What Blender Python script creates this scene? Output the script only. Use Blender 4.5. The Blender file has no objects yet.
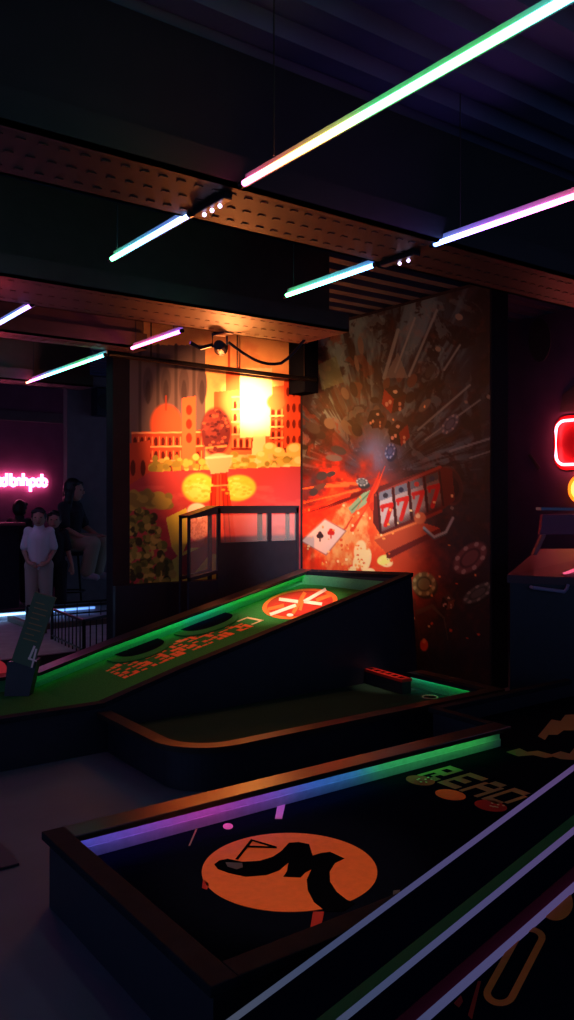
import bpy, bmesh, math, random
import numpy as np
from mathutils import Vector, Matrix
random.seed(4)
PI = math.pi
S = bpy.context.scene
COL = S.collection

# ------------------------------------------------------------------ survey helpers
# room axes: X runs along the lanes (away to the right), Y runs across them (away to the left)
F, CX, HY, EYE = 818.0, 287.0, 503.0, 1.5
YAW = math.atan2(602, 818)
SY, CY = math.sin(YAW), math.cos(YAW)
def ray(px, py):
    x = px - CX
    return (x*CY + F*SY, -x*SY + F*CY, HY - py)
def on_z(px, py, z):
    r = ray(px, py); s = (z-EYE)/r[2]
    return (r[0]*s, r[1]*s, z)
def on_x(px, py, X):
    r = ray(px, py); s = X/r[0]
    return (X, r[1]*s, EYE+r[2]*s)
def on_y(px, py, Y):
    r = ray(px, py); s = Y/r[1]
    return (r[0]*s, Y, EYE+r[2]*s)
def survey(X, Y, Z):
    x = X*CY - Y*SY; z = X*SY + Y*CY
    return CX + F*x/z, HY - F*(Z-EYE)/z

def lin(c):
    return tuple(((v/255)/12.92 if v/255 <= .04045 else ((v/255+.055)/1.055)**2.4) for v in c)

# ------------------------------------------------------------------ materials
def mat(name, rgb, rough=.5, metal=0, spec=.5, noise=0, nscale=8, bump=0, coat=0, emis=None, estr=0, alpha=1, trans=0):
    m = bpy.data.materials.new(name); m.use_nodes = True
    nt = m.node_tree; b = nt.nodes['Principled BSDF']
    c = lin(rgb) + (1,)
    b.inputs['Base Color'].default_value = c
    b.inputs['Roughness'].default_value = rough
    b.inputs['Metallic'].default_value = metal
    b.inputs['Specular IOR Level'].default_value = spec
    b.inputs['Coat Weight'].default_value = coat
    b.inputs['Alpha'].default_value = alpha
    b.inputs['Transmission Weight'].default_value = trans
    if emis:
        b.inputs['Emission Color'].default_value = tuple(emis)+(1,)
        b.inputs['Emission Strength'].default_value = estr
    if noise or bump:
        tc = nt.nodes.new('ShaderNodeTexCoord')
        n = nt.nodes.new('ShaderNodeTexNoise'); n.inputs['Scale'].default_value = nscale; n.inputs['Detail'].default_value = 6
        nt.links.new(tc.outputs['Object'], n.inputs['Vector'])
        if noise:
            r = nt.nodes.new('ShaderNodeValToRGB')
            r.color_ramp.elements[0].position = .3; r.color_ramp.elements[1].position = .7
            r.color_ramp.elements[0].color = tuple(v*(1-noise) for v in c[:3])+(1,)
            r.color_ramp.elements[1].color = tuple(min(1, v*(1+noise)) for v in c[:3])+(1,)
            nt.links.new(n.outputs['Fac'], r.inputs['Fac']); nt.links.new(r.outputs['Color'], b.inputs['Base Color'])
        if bump:
            bp = nt.nodes.new('ShaderNodeBump'); bp.inputs['Strength'].default_value = bump; bp.inputs['Distance'].default_value = .01
            nt.links.new(n.outputs['Fac'], bp.inputs['Height']); nt.links.new(bp.outputs['Normal'], b.inputs['Normal'])
    return m

def glow(name, rgb, strength):
    m = bpy.data.materials.new(name); m.use_nodes = True
    nt = m.node_tree; nt.nodes.clear()
    o = nt.nodes.new('ShaderNodeOutputMaterial'); e = nt.nodes.new('ShaderNodeEmission')
    e.inputs['Color'].default_value = tuple(rgb)+(1,); e.inputs['Strength'].default_value = strength
    nt.links.new(e.outputs[0], o.inputs[0])
    return m

def glow_run(name, axis, a, b, stops, strength):
    """addressable LED run: colour changes along an object axis from a to b"""
    m = bpy.data.materials.new(name); m.use_nodes = True
    nt = m.node_tree; nt.nodes.clear()
    o = nt.nodes.new('ShaderNodeOutputMaterial'); e = nt.nodes.new('ShaderNodeEmission')
    tc = nt.nodes.new('ShaderNodeTexCoord'); sp = nt.nodes.new('ShaderNodeSeparateXYZ')
    mr = nt.nodes.new('ShaderNodeMapRange'); mr.inputs[1].default_value = a; mr.inputs[2].default_value = b
    r = nt.nodes.new('ShaderNodeValToRGB')
    els = r.color_ramp.elements
    for k, (p, c) in enumerate(stops):
        el = els[k] if k < 2 else els.new(p)
        el.position = p; el.color = tuple(c)+(1,)
    for k, (p, c) in enumerate(sorted(stops)):
        els[k].position = p; els[k].color = tuple(c)+(1,)
    nt.links.new(tc.outputs['Object'], sp.inputs[0]); nt.links.new(sp.outputs['XYZ'.index(axis)], mr.inputs[0])
    nt.links.new(mr.outputs[0], r.inputs[0]); nt.links.new(r.outputs[0], e.inputs['Color'])
    e.inputs['Strength'].default_value = strength
    nt.links.new(e.outputs[0], o.inputs[0])
    return m

def attr_mat(name, rough=.55):
    m = bpy.data.materials.new(name); m.use_nodes = True
    nt = m.node_tree; b = nt.nodes['Principled BSDF']
    a = nt.nodes.new('ShaderNodeAttribute'); a.attribute_name = 'paint'
    nt.links.new(a.outputs['Color'], b.inputs['Base Color'])
    b.inputs['Roughness'].default_value = rough; b.inputs['Specular IOR Level'].default_value = .25
    return m

M = {}
M['floor'] = mat('concrete floor', (80,98,114), .62, noise=.12, nscale=3, bump=.05)
M['ceiling'] = mat('dark painted steel deck', (50,57,88), .6, noise=.15, nscale=5)
M['wall'] = mat('brightened plaster', (112,102,104), .8, noise=.12, nscale=6)  # wall plaster brightened for the far wall, in place of light
M['wallside'] = mat('dark plaster', (40,37,44), .85, spec=.1, noise=.12, nscale=6)  # darker copy of the wall plaster, for the dim mural walls
M['wall_red'] = mat('red-glow tinted plaster', (138,88,118), .8, noise=.12, nscale=4)  # even tint stands in for the red-purple light here
M['beam'] = mat('brown primer steel', (88,66,54), .5, noise=.15, nscale=9)
M['black'] = mat('black laminate', (27,30,44), .45, noise=.15, nscale=12)
M['rimlane'] = mat('brown lane rim', (38,31,29), .3, spec=.5, noise=.2, nscale=14)
M['gloss'] = mat('black satin lacquer', (9,13,28), .8, spec=.0)
M['rim'] = mat('dark stained rim', (36,31,30), .28, spec=.9, noise=.2, nscale=14)
M['rim_unlit'] = mat('unlit rim copy', (30,33,40), .65, spec=.04, noise=.2, nscale=14)  # copy of the rim without sheen, where no reflection shows
M['bed'] = mat('black printed bed', (12,16,28), .85, spec=.0, noise=.15, nscale=40)
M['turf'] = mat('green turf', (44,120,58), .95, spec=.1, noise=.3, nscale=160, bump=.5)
M['turfdull'] = mat('dull green turf', (30,58,48), .95, spec=.1, noise=.3, nscale=160, bump=.5)  # darker, bluer green for the lower lane
M['wallgreen'] = mat('green felt lining', (96,176,120), .9, spec=.1, noise=.15, nscale=90)
M['pale'] = mat('pale lining board', (170,168,178), .6, noise=.1, nscale=30)
M['steel'] = mat('dark steel', (40,40,44), .35, metal=.8)
M['wire'] = mat('grey wire', (56,52,54), .5, metal=.6)
M['alu'] = mat('brushed aluminium', (190,190,195), .35, metal=.3)
M['orange'] = mat('orange print', (240,112,44), .6, spec=.4, noise=.06, nscale=40)
M['redprint'] = mat('red print', (176,44,36), .7, spec=.2)
M['inkblack'] = mat('black print', (7,8,13), .85, spec=.0)
M['inkgrey'] = mat('grey print', (80,76,80), .75, spec=.15)
M['khaki'] = mat('khaki print', (150,128,84), .75, spec=.15)
M['white'] = mat('white print', (235,228,220), .6)
M['pinkprint'] = mat('pink print', (240,150,190), .6)
M['cream'] = mat('cream print', (215,200,150), .7)
M['glass'] = mat('clear glazing', (235,240,240), .05, alpha=.12)
M['red'] = mat('red painted board', (190,40,30), .5)
M['skin'] = mat('skin', (190,140,118), .6)
M['hair'] = mat('black hair', (22,18,20), .55)
M['tee'] = mat('white cotton', (225,215,222), .9)
M['beige'] = mat('beige cotton', (190,165,155), .9)
M['khakicloth'] = mat('khaki cotton', (160,148,124), .9)
M['darkcloth'] = mat('dark cotton', (36,34,40), .9)
M['shoe'] = mat('pale shoe', (170,165,170), .7)
M['lip'] = mat('lip', (150,70,70), .6)
M['boardgreen'] = mat('dark green board', (62,96,70), .6)
M['speaker'] = mat('speaker grille', (30,30,32), .7, bump=.3, nscale=300)
M['screen'] = mat('dark screen', (120,34,78), .4)
M['concretewhite'] = mat('pale lane bed', (168,164,176), .8, noise=.15, nscale=7)

# ------------------------------------------------------------------ mesh helpers
def link(name, bm, m, parent=None, smooth=False, loc=None):
    me = bpy.data.meshes.new(name)
    bmesh.ops.recalc_face_normals(bm, faces=bm.faces[:])
    bm.to_mesh(me); bm.free()
    ms = m if isinstance(m, (list, tuple)) else [m]
    for x in ms: me.materials.append(x)
    if smooth:
        me.polygons.foreach_set('use_smooth', [True]*len(me.polygons))
    o = bpy.data.objects.new(name, me); COL.objects.link(o)
    if loc: o.location = loc
    if parent: attach(o, parent)
    return o
def attach(o, parent):
    o.parent = parent
    p, off = parent, Vector((0,0,0))
    # geometry is drawn in room coordinates: undo the offset of the (unrotated) root
    root = parent
    while root.parent: root = root.parent
    if parent == root: o.location = o.location - root.location
def thing(name, label, cat, loc=(0,0,0), group=None):
    o = bpy.data.objects.new(name, None); COL.objects.link(o)
    o.location = loc; o.empty_display_size = .1
    return tag(o, label, cat, group)
def tag(o, label, cat, group=None):
    o['label'] = label; o['category'] = cat
    if group: o['group'] = group
    return o
def struct(name, bm, m):
    o = link(name, bm, m); o['kind'] = 'structure'; return o
NB = bmesh.new
def box(bm, x0, x1, y0, y1, z0, z1, mi=0, bev=0):
    vs = [bm.verts.new((x, y, z)) for x in (x0, x1) for y in (y0, y1) for z in (z0, z1)]
    fs = []
    for q in ((0,1,3,2), (4,6,7,5), (0,4,5,1), (2,3,7,6), (0,2,6,4), (1,5,7,3)):
        f = bm.faces.new([vs[i] for i in q]); f.material_index = mi; fs.append(f)
    if bev:
        es = list({e for f in fs for e in f.edges})
        bmesh.ops.bevel(bm, geom=es, offset=bev, segments=2, affect='EDGES', profile=.6)
    return vs
def prism(bm, poly, axis, a, b, mi=0):
    """poly: 2D outline in the two other axes (cyclic order), extruded from a to b"""
    def mk(p, t):
        if axis == 'Y': return (p[0], t, p[1])
        if axis == 'X': return (t, p[0], p[1])
        return (p[0], p[1], t)
    lo = [bm.verts.new(mk(p, a)) for p in poly]; hi = [bm.verts.new(mk(p, b)) for p in poly]
    n = len(poly)
    f = bm.faces.new(lo); f.material_index = mi
    f = bm.faces.new(hi[::-1]); f.material_index = mi
    for i in range(n):
        f = bm.faces.new((lo[i], hi[i], hi[(i+1)%n], lo[(i+1)%n])); f.material_index = mi
def flat(bm, pts, mi=0, thick=.0015):
    """a printed patch lying on a surface: thin sheet with its own thickness"""
    n = len(pts)
    P = [Vector(p) for p in pts]
    c = sum(P, Vector())/n
    nor = Vector((0,0,0))
    for i in range(n):
        nor += (P[i]-c).cross(P[(i+1)%n]-c)
    nor.normalize()
    if nor.z < 0: nor = -nor
    top = [bm.verts.new(p+nor*thick) for p in P]; bot = [bm.verts.new(p) for p in P]
    f = bm.faces.new(top); f.material_index = mi
    for i in range(n):
        f = bm.faces.new((bot[i], bot[(i+1)%n], top[(i+1)%n], top[i])); f.material_index = mi
def tube(bm, pts, r, seg=10, r2=None, closed=False, mi=0):
    P = [Vector(p) for p in pts]; n = len(P); rings = []
    up = Vector((0,0,1))
    for i, p in enumerate(P):
        if closed: d = P[(i+1)%n]-P[i-1]
        else: d = P[min(i+1, n-1)]-P[max(i-1, 0)]
        d.normalize()
        a = d.cross(up)
        if a.length < 1e-3: a = d.cross(Vector((1,0,0)))
        a.normalize(); b = d.cross(a)
        rr = r if r2 is None else r+(r2-r)*i/(n-1)
        rings.append([bm.verts.new(p+(a*math.cos(2*PI*k/seg)+b*math.sin(2*PI*k/seg))*rr) for k in range(seg)])
    for i in range(n if closed else n-1):
        A, B = rings[i], rings[(i+1)%n]
        for k in range(seg):
            f = bm.faces.new((A[k], A[(k+1)%seg], B[(k+1)%seg], B[k])); f.material_index = mi
    if not closed:
        bm.faces.new(rings[0]).material_index = mi; bm.faces.new(rings[-1][::-1]).material_index = mi
def lathe(bm, prof, c=(0,0,0), seg=24):
    rings = []
    for r, z in prof:
        rings.append([bm.verts.new((c[0]+r*math.cos(2*PI*k/seg), c[1]+r*math.sin(2*PI*k/seg), c[2]+z)) for k in range(seg)])
    for A, B in zip(rings, rings[1:]):
        for k in range(seg): bm.faces.new((A[k], A[(k+1)%seg], B[(k+1)%seg], B[k]))
    bm.faces.new(rings[0]); bm.faces.new(rings[-1][::-1])
def ball(bm, c, r, sc=(1,1,1), seg=16):
    m = Matrix.Translation(c) @ Matrix.Diagonal((sc[0], sc[1], sc[2], 1))
    bmesh.ops.create_uvsphere(bm, u_segments=seg, v_segments=max(6, seg//2+2), radius=r, matrix=m)
def cone_seg(bm, p0, p1, r0, r1, seg=14):
    p0, p1 = Vector(p0), Vector(p1)
    tube(bm, [p0, p1], r0, seg, r1)
    ball(bm, p0, r0, seg=seg); ball(bm, p1, r1, seg=seg)

# ------------------------------------------------------------------ the room
FLOOR_X0, FLOOR_Y0 = -3.0, -2.5
W1Y, W2X = 6.81, 5.20
bm = NB(); box(bm, FLOOR_X0, 8.2, FLOOR_Y0, 12.9, -.12, 0); struct('floor', bm, M['floor'])
# corrugated deck: ridges along X
bm = NB(); CZ = 3.3
y = FLOOR_Y0; prof = []
while y < 12.9:
    prof += [(y, CZ), (y+.10, CZ), (y+.13, CZ+.06), (y+.20, CZ+.06)]
    y += .23
prof += [(y, CZ)]
outline = prof + [(prof[-1][0], CZ+.2), (prof[0][0], CZ+.2)]
prism(bm, outline, 'X', FLOOR_X0, 8.2); struct('ceiling', bm, M['ceiling'])
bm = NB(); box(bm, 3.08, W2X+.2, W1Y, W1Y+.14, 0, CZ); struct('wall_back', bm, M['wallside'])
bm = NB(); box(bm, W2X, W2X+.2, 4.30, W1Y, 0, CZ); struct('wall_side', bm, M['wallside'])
bm = NB(); box(bm, 6.62, 6.8, .3, W1Y, 0, CZ); struct('wall_right', bm, M['wall_red'])
bm = NB(); box(bm, W2X+.2, 6.62, W1Y-.1, W1Y+.14, 0, CZ); struct('wall_niche', bm, M['wall_red'])
bm = NB(); box(bm, 4.29, 8.2, 11.0, 11.14, 0, CZ); struct('wall_far', bm, M['wall'])
bm = NB(); box(bm, FLOOR_X0, 8.2, 12.5, 12.7, 0, CZ); struct('wall_left', bm, M['wall_red'])
# ceiling beams (perforated steel trays) across the room
M['beam_dim'] = mat('dimmed primer steel', (31,28,31), .5, noise=.15, nscale=9)  # darkened copy of the beam steel, standing in for less light
def beam(name, y0, y1, z0, x0=-3, x1=6.6, m='beam'):
    bm = NB()
    box(bm, x0, x1, y0, y1, z0, z0+.015)
    box(bm, x0, x1, y0, y0+.02, z0, z0+.12)
    box(bm, x0, x1, y1-.02, y1, z0, z0+.12)
    box(bm, x0, x1, (y0+y1)/2-.06, (y0+y1)/2+.06, z0+.015, CZ+.01)
    x = x0+.05
    while x < x1:
        for k in range(3):
            yy = y0+.08+k*(y1-y0-.16)/2
            box(bm, x, x+.03, yy-.008, yy+.008, z0-.003, z0+.001)
        x += .075
    struct(name, bm, M[m])
beam('trim_1', 2.61, 3.02, 2.70, m='beam_dim')
beam('trim_2', 4.36, 4.92, 2.70, -3, 3.75)
beam('trim_3', 5.88, 6.12, 2.72, -3, 2.95)
beam('trim_6', 8.0, 8.3, 2.70, -3, 3.4)
# dark soffit box over the corner of the two murals
bm = NB(); box(bm, 5.02, W2X, 6.52, W1Y-.02, 2.62, CZ); struct('trim_4', bm, M['bed'])
bm = NB(); box(bm, 3.08, W2X, W1Y-.05, W1Y, 0, .76); struct('baseboard_back', bm, M['black'])
# door-like recess panel behind the counter
bm = NB(); box(bm, FLOOR_X0, 5.4, 12.44, 12.5, 2.75, 2.9); struct('trim_5', bm, M['wall'])

# ------------------------------------------------------------------ painted murals
rng = np.random.default_rng(7)
NZ = rng.random((64, 64))
def vnoise(x, y):
    xi = np.floor(x).astype(int); yi = np.floor(y).astype(int)
    fx = x-xi; fy = y-yi; fx = fx*fx*(3-2*fx); fy = fy*fy*(3-2*fy)
    g = lambda a, b: NZ[a % 64, b % 64]
    return (g(xi, yi)*(1-fx)+g(xi+1, yi)*fx)*(1-fy)+(g(xi, yi+1)*(1-fx)+g(xi+1, yi+1)*fx)*fy
def fbm(x, y, o=5):
    s = 0; a = .5; t = 0
    for k in range(o):
        s = s+a*vnoise(x+17*k, y+31*k); t += a; a *= .55; x = x*2.03; y = y*2.03
    return s/t
def sstep(a, b, x):
    t = np.clip((x-a)/(b-a), 0, 1); return t*t*(3-2*t)
class Paint:
    def __init__(s, X, Y):
        s.X, s.Y = X, Y; s.C = np.zeros(X.shape+(3,))
    def over(s, rgb, a):
        rgb = np.asarray(rgb, float)
        s.C = s.C*(1-a[..., None]) + rgb*a[..., None]
    def poly(s, pts, rgb, op=1):
        ins = np.zeros(s.X.shape, bool); n = len(pts)
        for i in range(n):
            x0, y0 = pts[i]; x1, y1 = pts[(i+1)%n]
            if y0 == y1: continue
            c = ((y0 > s.Y) != (y1 > s.Y)) & (s.X < (x1-x0)*(s.Y-y0)/(y1-y0)+x0)
            ins ^= c
        s.over(rgb, ins*float(op))
    def ell(s, cx, cy, rx, ry, rgb, rot=0, op=1, soft=.12):
        dx, dy = s.X-cx, s.Y-cy; c, q = math.cos(rot), math.sin(rot)
        d = np.sqrt(((dx*c+dy*q)/rx)**2+((-dx*q+dy*c)/ry)**2)
        s.over(rgb, op*(1-sstep(1-soft, 1+soft, d)))
    def line(s, pts, w, rgb, op=1, taper=False):
        d = np.full(s.X.shape, 1e9)
        n = len(pts)
        for i in range(n-1):
            (x0, y0), (x1, y1) = pts[i], pts[i+1]
            L = (x1-x0)**2+(y1-y0)**2
            t = np.clip(((s.X-x0)*(x1-x0)+(s.Y-y0)*(y1-y0))/max(L, 1e-6), 0, 1)
            dd = np.hypot(s.X-x0-t*(x1-x0), s.Y-y0-t*(y1-y0))
            if taper: dd = dd/np.maximum(.15, 1-(i+t)/(n-1))
            d = np.minimum(d, dd)
        s.over(rgb, op*(1-sstep(w*.5-.35, w*.5+.35, d)))

def mural(name, plane, at, a0, a1, z0, z1, na, nz, painter, label):
    """a printed panel on the wall; plane 'X' or 'Y'"""
    A, Z = np.meshgrid(np.linspace(a0, a1, na), np.linspace(z0, z1, nz), indexing='ij')
    if plane == 'X': X, Y = np.full(A.shape, at), A
    else: X, Y = A, np.full(A.shape, at)
    px, py = survey(X, Y, Z)
    p = Paint(px, py); painter(p)
    c = np.clip(p.C, 0, 255)/255
    c = np.where(c <= .04045, c/12.92, ((c+.055)/1.055)**2.4)
    co = np.stack([X, Y, Z], -1).reshape(-1, 3)
    idx = np.arange(na*nz).reshape(na, nz)
    q = np.stack([idx[:-1, :-1], idx[1:, :-1], idx[1:, 1:], idx[:-1, 1:]], -1).reshape(-1, 4)
    # backing sheet gives the panel its thickness
    t = .006
    verts = [tuple(v) for v in co]; n0 = len(verts)
    if plane == 'X': verts += [(at+t, a0, z0), (at+t, a1, z0), (at+t, a1, z1), (at+t, a0, z1)]
    else: verts += [(a0, at+t, z0), (a1, at+t, z0), (a1, at+t, z1), (a0, at+t, z1)]
    cs = [idx[0, 0], idx[-1, 0], idx[-1, -1], idx[0, -1]]
    faces = [tuple(f) for f in q]
    rim = [list(idx[:, 0]), list(idx[-1, :]), list(idx[::-1, -1]), list(idx[0, ::-1])]
    for k in range(4):
        faces.append(tuple(rim[k]) + (n0+(k+1)%4, n0+k))
    faces.append((n0, n0+3, n0+2, n0+1))
    me = bpy.data.meshes.new(name); me.from_pydata(verts, [], [tuple(int(i) for i in f) for f in faces])
    at_ = me.color_attributes.new('paint', 'FLOAT_COLOR', 'POINT')
    full = np.ones((len(verts), 4)); full[:n0, :3] = c.reshape(-1, 3); full[n0:, :3] = .03
    at_.data.foreach_set('color', full.astype(np.float32).ravel())
    me.materials.append(attr_mat(name+' print'))
    o = bpy.data.objects.new(name, me); COL.objects.link(o)
    return tag(o, label, 'mural')

def paint_palace(p):
    X, Y = p.X, p.Y
    n = fbm(X/14, Y/14)
    p.C[:] = np.array((236,190,120))
    p.over((214,150,100), sstep(.35, .7, n)*.7)
    # distant arches and spires, upper left, painted dark for the spotlight's falloff
    p.poly([(112,345),(205,345),(205,470),(112,470)], (96,90,94))
    for x in (140, 158, 176, 194):
        p.line([(x,345),(x,450)], 3, (70,66,70)); p.ell(x+8, 385, 5, 18, (78,73,78)); p.ell(x+8, 392, 2.6, 12, (60,56,62))
    def palace(x0, x1, top, base, wall, dark, rows, step):
        p.poly([(x0,top),(x1,top-2),(x1,base),(x0,base)], wall)
        for r in range(rows):
            yy = top+6+r*(base-top-4)/rows
            p.line([(x0,yy-5),(x1,yy-6)], 1.6, (250,180,120))
            x = x0+3
            while x < x1-2:
                p.line([(x+step*.5,yy-1),(x+step*.5,yy+7)], 1, (250,190,120), .7)
                p.ell(x, yy+3.2, step*.26, 4.2, dark); p.line([(x,yy+3),(x,yy+7)], step*.45, dark)
                x += step
        p.line([(x0,base-1),(x1,base-1)], 2, dark)
    W, D = (186,76,48), (84,24,20)
    # left palace with domes
    p.ell(166, 424, 16, 20, (196,92,60)); p.line([(166,396),(166,410)], 1.6, (150,60,40))
    p.ell(143, 444, 10, 12, (186,84,54))
    palace(132, 204, 432, 478, W, D, 3, 7)
    p.poly([(128,444),(150,440),(150,486),(126,488)], (178,74,48))
    for x in (133, 143): p.ell(x, 468, 2.6, 8, (80,30,24))
    p.poly([(182,398),(196,396),(196,470),(182,470)], (224,110,70))
    for yy in (410, 424, 438): p.ell(189, yy, 3, 5, (130,46,30))
    # tall central tower, hall behind, pale patch painted for the spotlight's hot spot
    p.poly([(226,372),(240,366),(240,452),(226,452)], (198,84,52))
    p.poly([(214,392),(300,384),(303,452),(214,456)], (214,104,64))
    palace(232, 262, 396, 450, (222,118,76), D, 4, 6)
    p.poly([(240,368),(272,368),(272,436),(240,438)], (250,226,170))
    p.poly([(254,430),(266,430),(264,470),(250,470)], (246,214,160))
    palace(270, 305, 404, 452, W, D, 4, 6)
    p.poly([(284,380),(305,378),(305,446),(284,448)], (190,78,48))
    for yy in (392, 408, 424, 440):
        for x in (288, 294, 300): p.ell(x, yy, 1.8, 4.5, (100,32,24))
    p.ell(276, 402, 9, 8, (210,96,60))
    p.line([(229,345),(229,370)], 2, (150,60,40))
    # shrubs along the palace foot
    for i in range(130):
        x = 150+random.random()*155; yy = 466+random.gauss(0,4)-(4 if x > 255 else 0)
        p.ell(x, yy, random.uniform(2,4.5), random.uniform(1.6,3.6), random.choice([(150,150,60),(180,178,84),(128,132,56),(206,196,110)]))
    for x, yy, r in ((270,448,7),(279,452,6),(262,456,6),(295,450,9),(300,462,8),(288,470,8)):
        p.ell(x, yy, r, r*.8, (206,196,104)); p.ell(x-1, yy-2, r*.6, r*.45, (230,222,150))
    # maroon forecourt
    p.poly([(128,486),(150,472),(306,466),(306,600),(118,600)], (164,64,72))
    p.over((188,92,92), (Y > 486)*sstep(.45,.7,fbm(X/22,Y/9))*.6)
    # lime lawn lobes either side of an ornamental garden urn
    p.ell(199, 488, 17, 15, (198,208,74), .15); p.ell(238, 488, 18, 13, (186,200,66), -.1)
    p.ell(199, 491, 12, 9, (222,226,110), .15); p.ell(240, 491, 12, 7, (214,220,100))
    p.poly([(166,518),(186,508),(192,530),(180,560),(172,548)], (196,206,84))
    p.poly([(172,560),(190,548),(216,546),(218,584),(166,590)], (178,200,90))
    # ornamental garden urn with a clipped dark shrub on top
    p.ell(216, 432, 15, 24, (92,40,44)); p.ell(212, 424, 9, 14, (116,58,56))
    p.line([(206,448),(226,446)], 2.2, (196,150,90))
    p.ell(219, 462, 13, 9, (232,188,150)); p.poly([(206,458),(232,456),(228,472),(211,474)], (224,172,136))
    p.line([(206,458),(232,456)], 2.4, (246,216,180))
    p.poly([(212,474),(227,473),(232,510),(236,545),(204,545),(209,508)], (160,44,30))
    p.poly([(216,474),(221,474),(224,540),(214,540)], (198,74,44))
    p.ell(219, 548, 20, 6, (142,40,30))
    for k in range(60):
        a, r = random.random()*2*PI, random.random()**.5
        p.ell(216+13*r*math.cos(a), 431+22*r*math.sin(a), 1.9, 1.5, random.choice([(70,30,40),(128,66,62),(150,92,70),(92,44,48)]))
    for k in range(5): p.line([(213+k*3.2,475),(209+k*5.4,543)], .9, (110,28,24))
    p.line([(209,508),(232,508)], 1.6, (236,150,90)); p.line([(211,486),(229,485)], 1.4, (236,150,90))
    for x, y, rx, ry in ((199,488,14,11),(238,488,15,10)):
        for k in range(40):
            a, r = random.random()*2*PI, random.random()**.5
            p.ell(x+rx*r*math.cos(a), y+ry*r*math.sin(a), 2, 1.2, random.choice([(170,184,56),(232,236,130),(196,208,74)]), op=.7)
    # pale stone ball on the lawn
    p.ell(198, 524, 11.5, 17, (226,170,150)); p.ell(197, 511, 10, 8, (250,236,226))
    for i in range(60):
        a, r = random.random()*2*PI, random.random()
        p.ell(198+9*r*math.cos(a), 528+12*r*math.sin(a), .9, 1.1, (196,138,120))
    p.poly([(182,556),(204,546),(212,552),(190,578),(180,574)], (112,60,62))
    # hedge, lower left
    for i in range(330):
        x = 118+random.random()*56; yy = 505+random.random()*84
        if x > 150+(yy-505)*.35: continue
        p.ell(x, yy, random.uniform(1.8,4.5), random.uniform(1.8,4.5), random.choice([(96,112,50),(70,84,40),(130,140,66),(50,58,34),(170,168,84)]))
    for i in range(30):
        p.ell(128+random.random()*42, 492+random.random()*14, random.uniform(4,7), 4, random.choice([(150,150,70),(120,120,60)]))

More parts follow.
